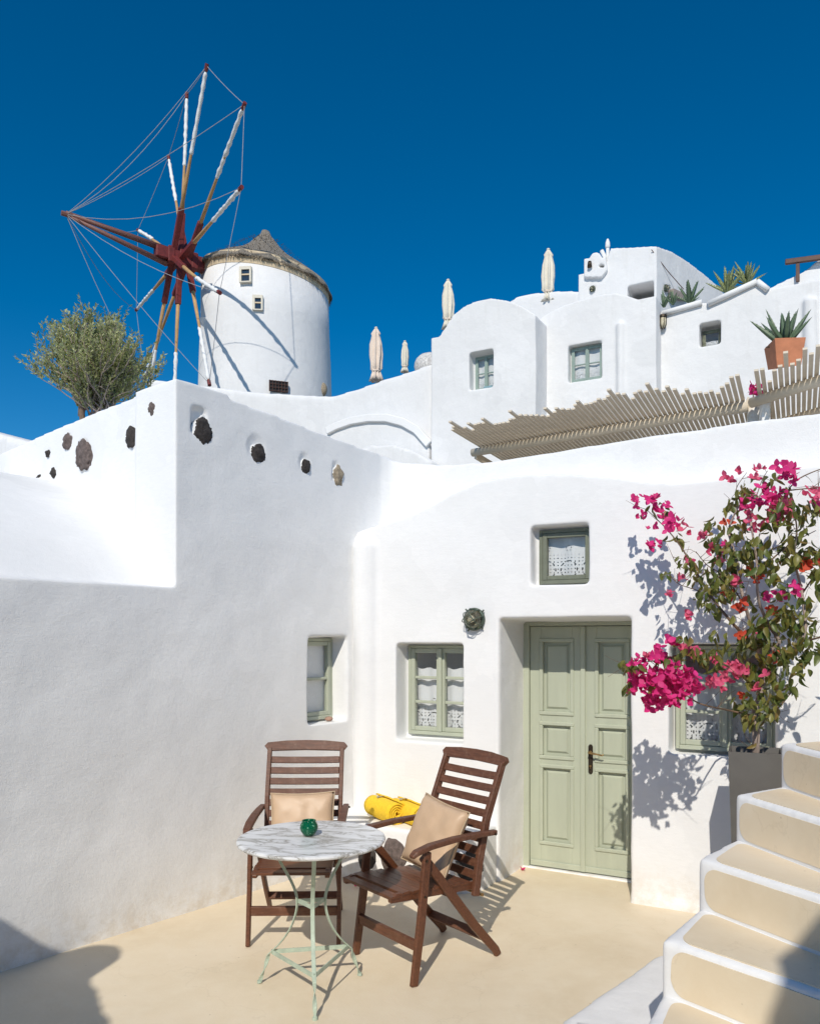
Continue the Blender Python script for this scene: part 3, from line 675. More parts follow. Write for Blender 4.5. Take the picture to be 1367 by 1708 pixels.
# ------------------------------------------------------------------ staircase
stair = thing('staircase', 'cream painted plaster steps with white edges curving up at the right', 'staircase')
NP = [(.70,2.50),(.905,2.87),(1.15,3.19),(1.42,3.49),(1.70,3.67),(1.935,3.76),(2.30,3.83)]
ND = [(.66,-.75),(.62,-.784),(.454,-.891),(.235,-.972),(.06,-.998),(-.10,-.995),(-.25,-.97)]
ZN = [.37+.2*i for i in range(7)]
WD = 1.35
for i in range(len(NP)-1):
    p0, p1 = Vector((*NP[i],0)), Vector((*NP[i+1],0)); d0, d1 = Vector((*ND[i],0)).normalized(), Vector((*ND[i+1],0)).normalized(); z = ZN[i]
    w1 = WD
    q = [p0, p0+d0*WD, p1+d1*w1+(d1.cross(Vector((0,0,-1))))*0, p1]
    # run under the next riser
    back = (p1-p0).normalized()*.06
    q2 = [q[0], q[1], q[2]+back, q[3]+back]
    mb = MB(); mb.hexa([(v.x,v.y,-.1) for v in q2]+[(v.x,v.y,z) for v in q2])
    st = part('step', plaster_mesh(mb, .014, WHITE, None, 14), stair)
    # cream paint on tread and riser
    def patch(c00, c10, c11, c01, mat, nrm, seed, r=.058):
        # rounded quad with wavy outline
        def bil(u, v): return c00*(1-u)*(1-v)+c10*u*(1-v)+c11*u*v+c01*(1-u)*v
        Lu = (c10-c00).length; Lv = (c01-c00).length; pts = []
        n = 9
        for (cu, cv, a0) in ((1,0,-90),(1,1,0),(0,1,90),(0,0,180)):
            for k in range(n):
                a = radians(a0+90*k/(n-1)); ru, rv = min(r/Lu,.45), min(r/Lv,.45)
                u = (1-ru if cu else ru)+ru*cos(a); v = (1-rv if cv else rv)+rv*sin(a); pts.append((u, v))
        full = []
        for (a, b) in zip(pts, pts[1:]+pts[:1]):
            m_ = max(1, int(hypot((b[0]-a[0])*Lu, (b[1]-a[1])*Lv)/.03))
            for k in range(m_): full.append((a[0]+(b[0]-a[0])*k/m_, a[1]+(b[1]-a[1])*k/m_))
        out = []
        for (u, v) in full:
            P = bil(u, v); w = .007*noise.noise(P*6+Vector((seed,0,0)))+.003*noise.noise(P*22+Vector((seed,0,0))); c = bil(.5,.5); out.append(P+(P-c).normalized()*w)
        m2 = MB(); m2.prism([p-nrm*.004 for p in out], nrm*.0062); return m2.mesh(mat, name='paint')
    up = Vector((0,0,1)); rd = p0-p1; nr = Vector((d0.y,-d0.x,0)); 
    if nr.dot(Vector((0,-1,0))) < 0: nr = -nr
    m_e, t_e = .036, .030
    a = p0+d0*m_e; b = p0+d0*(WD-.05)
    zb = z-.2+.014
    part('riser_paint', patch(a+up*zb, b+up*zb, b+up*(z-.024), a+up*(z-.024), CREAM, nr, i), st)
    back0 = (p1-p0); inn = back0*(t_e/back0.length)*.9
    a = p0+d0*.06+inn; b = p0+d0*(WD-.05)+inn; c = p1+d1*(WD-.05)-inn*.35; d = p1+d1*.05-inn*.35
    part('tread_paint', patch(a+up*z, b+up*z, c+up*z, d+up*z, CREAM, up, i+20), st)
# bottom step that flares out to the left, and the white kerb on the floor beside it
def loopz(pts, z): return [(a, b, z) for a, b in pts]
mb = MB(); ls = [(.645,3.10),(.50,2.60),(.45,2.1),(1.2,1.3),(1.7,1.75),(1.3,2.7),(.95,3.0)]
mb.prism(loopz(ls, -.1), (0,0,.27)); st = part('step', plaster_mesh(mb, .018, WHITE, None, 7), stair)
ls2 = [(.66,3.02),(.56,2.62),(.53,2.15),(1.2,1.4),(1.5,1.75),(.74,2.47),(.84,2.78)]
m2 = MB(); m2.prism(loopz(ls2, .171), (0,0,.003)); m2.build('tread_paint', CREAM, st)
mb = MB(); kb = [(1.27,4.06),(1.22,4.02),(.95,3.70),(.64,3.36),(.50,3.1),(.40,2.6),(.5,2.3),(1.0,2.9),(1.3,3.3),(1.75,3.9),(1.75,4.1)]
mb.prism(loopz(kb, -.1), (0,0,.145)); part('kerb', plaster_mesh(mb, .018, WHITEFAR, None, 8, .01, .3), stair)

# ------------------------------------------------------------------ planter with bougainvillea
pc = FF.wor((1.655, -.46, 0))
pot = thing('planter', 'tall square grey metal planter between the steps and the wall', 'planter', pc, FA+.1)
def square_pot(mb, top, bot, h, t=.012):
    rings = []
    for hw, z in ((bot,0),(top,h),(top-t,h),(top-t-.01,h-.10)):
        rings.append([mb.bm.verts.new((i*hw, j*hw, z)) for i, j in ((-1,-1),(1,-1),(1,1),(-1,1))])
    mb.bm.faces.new(rings[0][::-1])
    for a, b in zip(rings, rings[1:]):
        for k in range(4): mb.bm.faces.new((a[k], a[(k+1)%4], b[(k+1)%4], b[k]))
mb = MB(); square_pot(mb, .132, .10, 1.06); mb.build('planter_box', ZINC, pot, recalc=False)
mb = MB(); mb.box(-.117,.117,-.117,.117,.95,.985); mb.build('soil', SOIL, pot)

bg_ = thing('bougainvillea', 'bougainvillea shrub with magenta and coral flowers growing in the tall grey planter', 'shrub', pc+Vector((0,0,.97)))
bpc = bg_.location.copy()
def dep(x, y):
    # distance of the plant at this place: low left clusters hang forward, the upper left one is trained along the wall
    wallY = FF.wor(FF.on(x, y)).y
    if x < 1190 and y < 1010: return wallY-.34
    if y > 1040 and x < 1200: return wallY-.80
    return wallY-.42+.10*sin(x*.031+y*.017)
BR = [
 ([(1258,1262),(1262,1225),(1256,1195),(1268,1160),(1278,1125),(1268,1095),(1262,1070)], .021, .015),
 ([(1262,1075),(1238,1000),(1228,930),(1212,885),(1228,850),(1250,815)], .010, .003),
 ([(1266,1085),(1225,1045),(1188,1000),(1160,955),(1140,918),(1110,880),(1078,850)], .009, .002),
 ([(1268,1095),(1305,1072),(1285,1050),(1262,1000),(1262,930),(1248,860),(1270,820),(1300,792)], .011, .003),
 ([(1272,1110),(1320,1085),(1345,1060),(1338,990),(1322,930),(1330,880),(1318,835)], .011, .003),
 ([(1340,1070),(1380,1060),(1420,1020)], .006, .003),
 ([(1258,1195),(1215,1185),(1165,1175),(1130,1150),(1095,1130)], .006, .002),
 ([(1262,1135),(1200,1105),(1150,1085),(1110,1100),(1045,1108)], .006, .002),
 ([(1290,855),(1325,800),(1367,782),(1420,770)], .004, .002),
 ([(1300,820),(1340,815),(1400,812)], .004, .002),
 ([(1330,1000),(1365,950),(1400,900)], .005, .002),
 ([(1240,1010),(1210,960),(1180,945),(1160,920)], .004, .002),
 ([(1260,960),(1290,930),(1320,905),(1360,885)], .005, .002),
 ([(1228,850),(1225,815),(1245,788)], .003, .0015),
 ([(1250,860),(1270,800),(1280,785)], .003, .0015),
 ([(1188,1000),(1165,985),(1130,975),(1118,960)], .003, .0015),
 ([(1160,955),(1130,945),(1120,925)], .003, .0015),
 ([(1262,1210),(1300,1180),(1330,1140)], .005, .002)]
def BP(x, y, jit=0): return W(x, y, dep(x, y)+jit)-bpc
brpts = []
for i, (pts, r0, r1) in enumerate(BR):
    P3 = []
    for a, b in zip(pts, pts[1:]):
        for k in range(5):
            x = a[0]+(b[0]-a[0])*k/5; y = a[1]+(b[1]-a[1])*k/5; P3.append(BP(x+2*noise.noise(Vector((x*.05,y*.05,i))), y))
    P3.append(BP(*pts[-1]))
    if i == 0:
        for k in range(8): P3[k] = P3[k].lerp(Vector((0,0,P3[k].z)), max(0, 1-k/8))
    # smooth
    for _ in range(3): P3 = [P3[0]]+[(P3[k-1]+P3[k]*2+P3[k+1])/4 for k in range(1, len(P3)-1)]+[P3[-1]]
    n = len(P3); mb = MB(); mb.tube(P3, [r0+(r1-r0)*k/(n-1) for k in range(n)], 8)
    mb.build('trunk' if i == 0 else 'branch', BARKG if i in (0,) else (TWIG if i not in (1,3,4) else BARKG), bg_, smooth=True)
    brpts += P3
# twigs
tw_ = MB()
for _ in range(170):
    p = random.choice(brpts); d = Vector((random.uniform(-1,1), random.uniform(-.6,.5), random.uniform(-.6,1))).normalized()
    L_ = random.uniform(.05,.16); m1 = p+d*L_*.5+Vector((0,0,random.uniform(-.01,.02))); tw_.tube([p, m1, p+d*L_], [.0016,.0012,.0008], 4, cap=False)
o = tw_.build('twigs', TWIG, bg_); o['kind'] = 'stuff'
def leaf_verts(L, Wd, curl=.2, fold=.25):
    # pointed oval leaf, folded along the midrib
    v = []; n = 5
    for i in range(n+1):
        q = i/n; ww = Wd*.5*sin(pi*min(1, q*.93+.04))**.75*(1-.25*q); y = L*q; z = -curl*L*q*q
        v += [(-ww, y, z+fold*ww), (0, y, z), (ww, y, z+fold*ww)]
    f = []
    for i in range(n):
        a = i*3; f += [(a, a+1, a+4, a+3), (a+1, a+2, a+5, a+4)]
    return v, f
def leaf_mesh(mat, L, Wd, curl, fold):
    mb = MB(); v, f = leaf_verts(L, Wd, curl, fold); mb._add(v, f); return mb.mesh(mat, smooth=True, name='leaf', recalc=False)
LM = [leaf_mesh(m_, L, w_, c, fo) for m_ in (BLEAF, BLEAF, BLEAF2) for L, w_, c, fo in ((.060,.036,.55,.55),(.050,.034,.2,.8),(.040,.028,.9,.4),(.052,.030,-.3,.6))]
def bract_geo(mb, M0, s, open_):
    for k in range(3):
        Mk = M0 @ Matrix.Rotation(2*pi*k/3+random.uniform(-.2,.2), 4, 'Z') @ Matrix.Rotation(open_+random.uniform(-.2,.2), 4, 'X')
        v, f = leaf_verts(s, s*.85, random.uniform(-.35,.1), random.uniform(.1,.5)); mb._add(v, f, Mk)
def flower_mesh(mat, s, op):
    mb = MB(); bract_geo(mb, Matrix(), s, op); return mb.mesh(mat, smooth=True, name='flower', recalc=False)
FM = {c: [flower_mesh(m_, s, op) for s, op in ((.034,.6),(.038,.35),(.030,.9),(.034,.2))] for c, m_ in (('m',BRACT),('c',BRACT2),('o',BRACT3))}
def rrot():
    return (random.uniform(-1.3,1.3), random.uniform(-1.3,1.3), random.uniform(0, 2*pi))
flowers = [(1072,838,26,14,'m',15),(1110,842,14,8,'m',4),(1098,856,16,10,'m',7),(1120,875,14,12,'m',11),(1092,910,14,9,'m',6),(1068,862,8,6,'m',3),(1085,880,8,8,'m',3),
 (1140,880,16,10,'c',4),(1122,990,8,6,'c',3),(1150,945,14,8,'c',4),(1135,965,8,8,'c',2),(1170,890,8,8,'c',4),(1180,915,9,7,'c',4),(1212,913,7,7,'m',4),(1200,930,10,6,'c',3),
 (1213,800,8,7,'c',4),(1230,787,6,6,'c',2),(1262,780,10,6,'c',4),(1255,800,8,8,'c',4),(1305,785,18,12,'m',12),(1318,800,12,8,'m',7),(1280,828,32,16,'m',26),(1250,840,18,12,'m',10),(1298,850,22,14,'c',16),(1265,875,16,10,'c',8),(1240,865,14,8,'c',6),(1295,868,14,7,'c',7),
 (1352,828,16,12,'c',10),(1367,850,9,9,'m',5),(1148,1150,6,6,'m',1),(1146,1025,6,6,'c',3),
 (1090,1120,42,30,'m',80),(1125,1140,42,26,'m',70),(1115,1168,34,14,'m',34),(1063,1140,16,14,'m',16),(1150,1150,20,14,'m',14),(1088,1172,18,10,'m',10),
 (1120,1068,9,8,'m',6),(1098,1085,10,10,'m',6),(1080,1092,7,6,'c',4),(1143,1083,8,6,'c',5),(1155,1088,9,7,'c',5),(1220,1118,24,14,'c',24),(1200,1140,22,12,'c',18),(1240,1125,16,10,'c',9),(1190,1100,10,6,'c',4),(1255,1150,8,6,'c',4),(1282,1125,8,6,'c',3),
 (1258,960,10,10,'o',5),(1235,1010,7,7,'o',4),(1216,990,8,8,'o',4),(1345,945,8,10,'o',6),(1285,1022,8,8,'o',5),(1275,995,7,7,'m',5),(1300,998,10,8,'m',7),(1330,980,8,10,'m',5),(1235,1063,7,7,'o',4),(1265,1055,8,6,'c',3),(1292,1093,8,6,'o',3),(1238,1165,6,6,'o',3),(1213,872,6,6,'o',2),(1225,970,8,6,'c',4),(1362,935,6,6,'o',3)]
leaves = [(1225,895,26,30,26),(1240,935,30,26,28),(1205,945,28,22,28),(1212,980,28,22,24),(1265,905,24,40,16),(1290,935,34,30,26),(1325,870,26,34,44),(1355,850,18,20,20),(1330,915,30,24,32),(1355,935,24,28,32),(1295,965,24,30,14),(1320,1010,34,34,44),(1300,1035,24,26,24),(1340,1045,22,22,20),(1265,1045,22,24,30),(1250,1075,34,20,30),(1285,1090,26,20,22),(1330,1085,34,24,40),(1320,1115,28,22,22),(1265,1120,28,24,30),(1295,1150,34,22,36),(1265,1180,32,20,36),(1262,1200,22,14,18),(1240,1165,24,16,16),
 (1165,1085,30,7,14),(1120,1095,26,8,12),(1050,1108,20,8,13),(1185,1100,22,8,12),(1140,1065,14,6,5),(1045,1145,8,10,6),(1110,1145,20,14,8),
 (1145,935,20,12,9),(1165,960,22,12,12),(1180,990,20,16,10),(1190,1010,16,10,8),(1112,955,10,6,4),(1190,900,14,14,14),(1185,870,14,10,6),(1100,850,20,14,7),(1130,895,10,8,5),(1220,840,16,14,10),(1250,815,20,14,8),(1280,860,20,14,12),(1310,825,16,14,10),(1290,800,10,10,4),(1355,1080,20,16,14),(1365,965,14,20,12),(1200,1060,16,12,6)]
fl = []; 
for (cx, cy, rx, ry, c, n) in flowers:
    for _ in range(n):
        a = random.uniform(0, 2*pi); r = sqrt(random.random()); x = cx+rx*r*cos(a); y = cy+ry*r*sin(a)
        fl.append((x, y, random.uniform(-.07,.07)*(1+rx/30), c))
lv = []
for (cx, cy, rx, ry, n) in leaves:
    for _ in range(int(n*(1.55 if cx < 1290 and cy < 1130 else 1.1))):
        a = random.uniform(0, 2*pi); r = sqrt(random.random()); lv.append((cx+rx*r*cos(a), cy+ry*r*sin(a), random.uniform(-.13,.10)))
for p in brpts[::3]:
    if random.random() < .4: lv.append(('p', p, 0))
random.shuffle(fl); random.shuffle(lv)
def scatter(items, isleaf):
    stuff = {}
    for i, it in enumerate(items):
        if it[0] == 'p': loc = it[1]+Vector((random.uniform(-.03,.03), random.uniform(-.03,.03), random.uniform(-.03,.03)))
        else: loc = W(it[0], it[1], dep(it[0], it[1])+it[2])-bpc
        me = random.choice(LM) if isleaf else random.choice(FM[it[3]])
        rot = (random.uniform(-2.4,-.6), random.uniform(-.6,.6), random.uniform(0, 2*pi)) if isleaf else (random.uniform(.2,1.9), random.uniform(-.7,.7), random.uniform(-.9,.9))
        sc = random.uniform(.7,1.25)
        if i < 300:
            o = part('leaf' if isleaf else 'flower', me, bg_, loc, rot); o.scale = (sc,)*3
        else:
            stuff.setdefault(me.materials[0].name, []).append((me, loc, rot, sc))
    for k, lst in stuff.items():
        bm = bmesh.new()
        for me, loc, rot, sc in lst:
            M0 = Matrix.LocRotScale(loc, Matrix_to_q(rot), Vector((sc,)*3)); vs = [bm.verts.new(M0 @ v.co) for v in me.vertices]
            for p in me.polygons:
                f = bm.faces.new([vs[q] for q in p.vertices]); f.smooth = True
        me2 = bpy.data.meshes.new('foliage'); bm.to_mesh(me2); bm.free(); me2.materials.append(bpy.data.materials[k])
        o = part('foliage' if isleaf else 'blossom', me2, bg_); o['kind'] = 'stuff'
def Matrix_to_q(rot):
    from mathutils import Euler
    return Euler(rot).to_quaternion()
scatter(fl, False); scatter(lv, True)
# fallen petals
for (x, y, lab) in ((870,1452,'fallen magenta petal on the floor at the foot of the door reveal'),(592,1479,'fallen magenta petal under the front of the right chair')):
    P = floorpt(x, y, .006); o = part('petal', FM['m'][0], None, P, (.3,.2,1)); tag(o, lab, 'petal'); o.scale = (.9,)*3
P = FF.wor((-.6,-.55,.004))

# ------------------------------------------------------------------ chairs
def make_chair():
    t = thing('folding_chair', '', 'chair')
    hw = .245
    for s in (-1, 1):
        b = MB(); b.ribbon([(s*.262,.21,.625),(s*.262,.215,.60),(s*.262,.25,.30),(s*.262,.295,.0)], [.024]*4, [.036,.044,.046,.040], side=(1,0,0)); b.build('leg', WOOD, t, bevel=.004)
        b = MB(); b.ribbon([(s*.232,.22,.60),(s*.232,.0,.335),(s*.232,-.12,.19),(s*.232,-.27,.03),(s*.232,-.285,.0)], [.023]*5, [.044,.048,.048,.042,.040], side=(1,0,0)); b.build('leg', WOOD, t, bevel=.004)
        b = MB(); b.ribbon([(s*.205,.40,.412),(s*.205,.36,.42),(s*.205,.1,.405),(s*.205,-.18,.385)], [.026]*4, [.02,.042,.042,.040], side=(1,0,0)); b.build('seat_rail', WOOD, t, bevel=.003)
        b = MB(); b.ribbon([(s*.232,-.125,.34),(s*.232,-.15,.5),(s*.236,-.20,.72),(s*.238,-.315,1.0)], [.027]*4, [.040,.042,.042,.036], side=(1,0,0)); b.build('back_stile', WOODW, t, bevel=.003)
        b = MB(); b.ribbon([(s*.270,.315,.615),(s*.270,.29,.632),(s*.270,.2,.650),(s*.270,.05,.660),(s*.270,-.10,.660),(s*.270,-.235,.655)], [.034,.044,.050,.048,.044,.036], [.018,.024,.024,.024,.024,.024], side=(1,0,0)); b.build('armrest', WOODW, t, bevel=.004)
        b = MB(); b.tube([(s*.245,.225,.585),(s*.278,.225,.585)], .007, 8); b.tube([(s*.245,.235,.415),(s*.278,.235,.415)], .006, 8); b.tube([(s*.25,-.21,.65),(s*.297,-.215,.65)], .006, 8); b.build('bolt', BRONZE, t)
    for i in range(8):
        y = .375-i*.064; z = .438-.030*(i/7)+(-.012 if i == 0 else 0)
        b = MB(); b.box(-.222,.222,-.0255,.0255,-.008,.008); b.build('seat_slat', WOOD, t, (0,y,z), (-.055,0,0), bevel=.002)
    for i in range(9):
        q = i/8; z = .44+q*.49; y = -.137-.04*q-.11*q*q
        b = MB(); b.ribbon([(-.222,0,0),(-.1,-.010,0),(.1,-.010,0),(.222,0,0)], .041, .014, side=(0,0,1)); b.build('back_slat', WOODW, t, (0,y,z), (.2+.18*q,0,0), bevel=.002)
    b = MB(); b.ribbon([(-.262,.0,-.012),(-.25,0,-.002),(-.13,-.012,.008),(0,-.016,.012),(.13,-.012,.008),(.25,0,-.002),(.262,0,-.012)], [.036,.052,.06,.06,.06,.052,.036], .028, side=(0,0,1)); b.build('top_rail', WOODW, t, (0,-.318,1.008), (.36,0,0), bevel=.004)
    for (y, z, h) in ((.272,.185,.05), (-.185,.12,.044)):
        b = MB(); b.box(-.25 if y > 0 else -.222,.25 if y > 0 else .222,-.011,.011,-h/2,h/2); b.build('stretcher', WOODW, t, (0,y,z), (-.1 if y > 0 else .8,0,0), bevel=.002)
    b = MB(); b.box(-.222,.222,-.011,.011,-.02,.02); b.build('cross_rail', WOOD, t, (0,.0,.365), bevel=.002)
    b = MB(); b.tube([(-.235,-.175,.335),(.235,-.175,.335)], .009, 8); b.build('hinge_rod', BRASS, t)
    return t
ch = make_chair(); ch.location = (.10, 4.15, 0); ch.rotation_euler = (0,0,radians(128)); ch.scale = (.93,1,1)
tag(ch, 'brown wooden folding armchair turned sideways, right of the marble table', 'chair', 'brown slatted folding armchairs')
c2 = copy_tree(ch); c2.location = (-.63, 4.57, 0); c2.rotation_euler = (0,0,radians(181)); c2.scale = (.925,1,.98); c2['label'] = 'brown wooden folding armchair facing the viewer, behind the marble table'
def cushion(label, S_, T):
    o = thing('cushion', label, 'cushion', (0,0,0), 0, 'beige leather cushions')
    bm = bmesh.new(); n = 22
    for sgn in (1, -1):
        g = []
        for j in range(n+1):
            row = []
            for i in range(n+1):
                u, v = -1+2*i/n, -1+2*j/n; e = (1-u**4)*(1-v**4); h = T/2*(max(0, e))**.42
                pinch = 1-.06*(1-abs(u)**2)*abs(v)**3; pv = 1-.06*(1-abs(v)**2)*abs(u)**3
                wr = .010*noise.noise(Vector((u*2.2, v*2.2, sgn*3)))+.006*abs(noise.noise(Vector((u*5+v*3, v*4-u*2, sgn))))+.003*noise.noise(Vector((u*11, v*11, sgn)))
                row.append(bm.verts.new((u*S_/2*pv, sgn*(h+wr*(1 if e > .1 else 0)), v*S_/2*pinch)))
            g.append(row)
        for j in range(n):
            for i in range(n):
                f = bm.faces.new((g[j][i], g[j][i+1], g[j+1][i+1], g[j+1][i]))
    bmesh.ops.remove_doubles(bm, verts=bm.verts, dist=.0006)
    mb = MB(); mb.bm.free(); mb.bm = bm; mb.build('cover', CUSH, o, smooth=True)
    pts = []
    for (a, b) in (((-1,-1),(1,-1)),((1,-1),(1,1)),((1,1),(-1,1)),((-1,1),(-1,-1))):
        for k in range(12):
            q = k/12; u = a[0]+(b[0]-a[0])*q; v = a[1]+(b[1]-a[1])*q
            pinch = 1-.06*(1-abs(u)**2)*abs(v)**3; pv = 1-.06*(1-abs(v)**2)*abs(u)**3; pts.append((u*S_/2*pv*1.006, 0, v*S_/2*pinch*1.006))
    mb = MB(); mb.tube(pts, .004, 6, closed=True); mb.build('piping', PIPING, o, smooth=True)
    return o
cu1 = cushion('beige leather cushion on the right folding armchair', .37, .10)
cu1.location = Vector((.10,4.15,0))+Matrix.Rotation(radians(128),3,'Z') @ Vector((.0,-.035,.615)); cu1.rotation_mode = 'QUATERNION'
cu1.rotation_quaternion = (Matrix.Rotation(radians(128),4,'Z') @ Matrix.Rotation(radians(22),4,'X') @ Matrix.Rotation(radians(-7),4,'Y')).to_quaternion()
cu2 = cushion('beige leather cushion on the armchair behind the marble table', .37, .10)
cu2.location = Vector((-.63,4.57,0))+Matrix.Rotation(radians(181),3,'Z') @ Vector((-.01,-.04,.572)); cu2.rotation_mode = 'QUATERNION'
cu2.rotation_quaternion = (Matrix.Rotation(radians(181),4,'Z') @ Matrix.Rotation(radians(17),4,'X') @ Matrix.Rotation(radians(1.5),4,'Y')).to_quaternion()

# ------------------------------------------------------------------ table
TZ = .722; TC = Vector((-.459, 3.725, 0))
tb_ = thing('bistro_table', 'round veined marble table on a pale green iron base', 'table', TC)
mb = MB(); R = .345
mb.lathe([(0,TZ-.022),(R-.012,TZ-.022),(R-.004,TZ-.018),(R,TZ-.011),(R-.002,TZ-.004),(R-.010,TZ),(R*.5,TZ),(0,TZ)], 96)
mb.build('tabletop', MARBLE, tb_, smooth=False)
for k, ang in enumerate((-80, 40, 160)):
    a = radians(ang); rd_ = Vector((cos(a), sin(a), 0)); tn = Vector((-sin(a), cos(a), 0))
    prof = [(.215,.70),(.205,.66),(.165,.585),(.115,.52),(.083,.46),(.072,.41),(.082,.35),(.11,.28),(.155,.215),(.205,.165),(.228,.145)]
    # smooth profile
    pr = []
    for (p, q) in zip(prof, prof[1:]):
        for m_ in range(3): pr.append((p[0]+(q[0]-p[0])*m_/3, p[1]+(q[1]-p[1])*m_/3))
    pr.append(prof[-1])
    for _ in range(3): pr = [pr[0]]+[((pr[i-1][0]+2*pr[i][0]+pr[i+1][0])/4, (pr[i-1][1]+2*pr[i][1]+pr[i+1][1])/4) for i in range(1, len(pr)-1)]+[pr[-1]]
    b = MB(); pts = [rd_*r_+Vector((0,0,z_)) for r_, z_ in pr]; sides = [tn.copy() for _ in pts]
    # twisted foot
    for i in range(1, 13):
        q = i/12; pts.append(rd_*(.228+.05*q**1.2)+Vector((0,0,.145*(1-q)+.004))); ang2 = pi*1.0*q*1.5
        sides.append((tn*cos(ang2)+rd_*sin(ang2)))
    b.ribbon(pts, .019, .0055, side=sides); b.build('leg', PALEGREEN, tb_, bevel=.0012)
    b = MB(); b.tube([rd_*.278+Vector((0,0,.0)), rd_*.28+Vector((0,0,.012))], [.013,.010], 8); b.build('foot', PALEGREEN, tb_)
for (rr, zz, h) in ((.070,.415,.018), (.212,.158,.020)):
    for k, ang in enumerate((-80, 40, 160)):
        a, b_2 = radians(ang), radians(ang+120)
        b = MB(); b.bar((rr*cos(a),rr*sin(a),zz), (rr*cos(b_2),rr*sin(b_2),zz), h, .005, side=(0,0,1)); b.build('brace', PALEGREEN, tb_)
b = MB()
for ang in (-80, 40, 160): b.bar((0,0,TZ-.028), (.225*cos(radians(ang)),.225*sin(radians(ang)),TZ-.028), .02, .008, side=(0,0,1))
b.build('top_bracket', PALEGREEN, tb_)
bw = thing('glass_bowl', 'small round green cut glass candle holder on the marble table', 'bowl', (TC.x-.015, TC.y+.02, TZ))
mb = MB(); mb.lathe([(0,.001),(.018,.001),(.028,.008),(.040,.026),(.043,.040),(.040,.055),(.032,.068),(.033,.074),(.030,.074),(.029,.068),(.036,.054),(.039,.040),(.036,.028),(.024,.012),(0,.008)], 36)
mb.build('bowl', GREENG, bw, smooth=True)

# ------------------------------------------------------------------ houses up the hill
def poly_on(fr, pts, y): return [fr.on(a, b, y) for a, b in pts]
def block(mb, pts, y, depth, fr=BF): mb.prism(poly_on(fr, pts, y), (0, depth, 0))
def far_window(parent, fr, x0, y0, x1, y1, y, rows=2, **k):
    a = fr.on(x0, y0, y); b = fr.on(x1, y1, y); casement(parent, a.x, b.x, min(a.z,b.z), max(a.z,b.z), y, rows=rows, **k)
def rect(fr, x0, y0, x1, y1, y):
    a = fr.on(x0, y0, y); b = fr.on(x1, y1, y); return min(a.x,b.x), max(a.x,b.x), min(a.z,b.z), max(a.z,b.z)
# vaulted house with the arched top
h1 = thing('vaulted_house', 'white house with rounded top and small recessed window, above the left of the slatted pergola', 'house', BF.O, FA)
mb = MB(); block(mb, [(718,900),(718,563),(732,561),(741,548),(755,525),(772,511),(795,501),(820,497),(846,501),(870,510),(893,524),(893,900)], 0, 4.0)
cut = MB(); r_ = rect(BF, 783,584,822,646,0); r_ = (BF.on(782,590,0).x, BF.on(822,640,0).x, BF.on(803,648,0).z, BF.on(803,585,0).z)
cut.box(r_[0], r_[1], -.3, .22, r_[2], r_[3]); cut.box(r_[0]+.06, r_[1]-.03, .2, .8, r_[2]+.05, r_[3]-.05)
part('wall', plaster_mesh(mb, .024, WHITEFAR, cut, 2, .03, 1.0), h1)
casement(h1, r_[0]+.04, r_[1]+.0, r_[2]+.02, r_[3]-.03, .2, rows=2, mat=SAGEFAR, cfold=1)
bx = MB(); bx.box(r_[0]+.25, r_[0]+.43, .10, .2, r_[2]+.02, r_[2]+.07); bx.build('shutter_box', simple('blue_grey', (.2,.33,.37)), h1, bevel=.01)
# middle house
h2 = thing('middle_house', 'white house with a double green window and round wall lamp, middle of the hillside', 'house', BF.O, FA)
mb = MB(); block(mb, [(880,900),(880,545),(912,523),(940,509),(967,500),(1003,491),(1026,488),(1044,492),(1065,499),(1094,492),(1094,900)], .62, 3.4)
P = BF.on(1034,540,.6); Q = BF.on(1034,670,.6); mb.tube([(Q.x,.62,Q.z-.6),(P.x,.62,P.z),(P.x,.66,P.z+.05)], [.07,.07,.04], 12)
cut = MB(); r_ = (BF.on(947,600,.62).x, BF.on(1003,600,.62).x, BF.on(975,634,.62).z, BF.on(975,572,.62).z)
cut.box(r_[0], r_[1], .3, .80, r_[2], r_[3]); cut.box(r_[0]+.05, r_[1]-.05, .7, 1.4, r_[2]+.05, r_[3]-.05)
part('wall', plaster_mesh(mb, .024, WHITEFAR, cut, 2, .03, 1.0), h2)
casement(h2, r_[0]+.03, r_[1]-.01, r_[2]+.02, r_[3]-.02, .74, rows=2, mat=SAGEFAR, cfold=1)
# upper house
h3 = thing('upper_house', 'topmost white house with a belfry shaped chimney on its left shoulder', 'house', BF.O, FA)
mb = MB(); y3 = 2.2
block(mb, [(964,900),(964,457),(975,455),(1000,452),(1010,440),(1018,414),(1094,410),(1094,900)], y3, 1.2)
# its long side wall runs back to the right
A = BF.on(1094,410,y3); fr3 = Frame(BF.wor((A.x, y3, 0)), FA+radians(0)); A0 = BF.wor(A)
dirn = Vector((.73,.68,0)).normalized(); nn = Vector((dirn.y,-dirn.x,0))
def online(px, py, O=A0, nn=nn):
    D = Vector(((px-CX)/F_PX, 1, -(py-HOR)/F_PX)); C = Vector((0,0,EYE)); k = (O-C).dot(nn)/D.dot(nn); return C+D*k
pts = [online(1094,410), online(1120,419), online(1150,437), online(1175,457), online(1200,480), online(1215,500)]
poly = [Vector((p.x,p.y,4.0)) for p in pts[:1]]+pts+[Vector((pts[-1].x,pts[-1].y,4.0))]
mb2 = [BF.loc(p) for p in poly]; inn = BF.loc(BF.O-nn*.5); mb.prism(mb2, (inn.x, inn.y, 0))
cut = MB(); a = BF.on(1046,477,y3); b = BF.on(1090,515,y3); cut.box(a.x, b.x, y3-.3, y3+.7, b.z, a.z)
part('wall', plaster_mesh(mb, .024, WHITEFAR, cut, 2, .03, 1.0), h3)
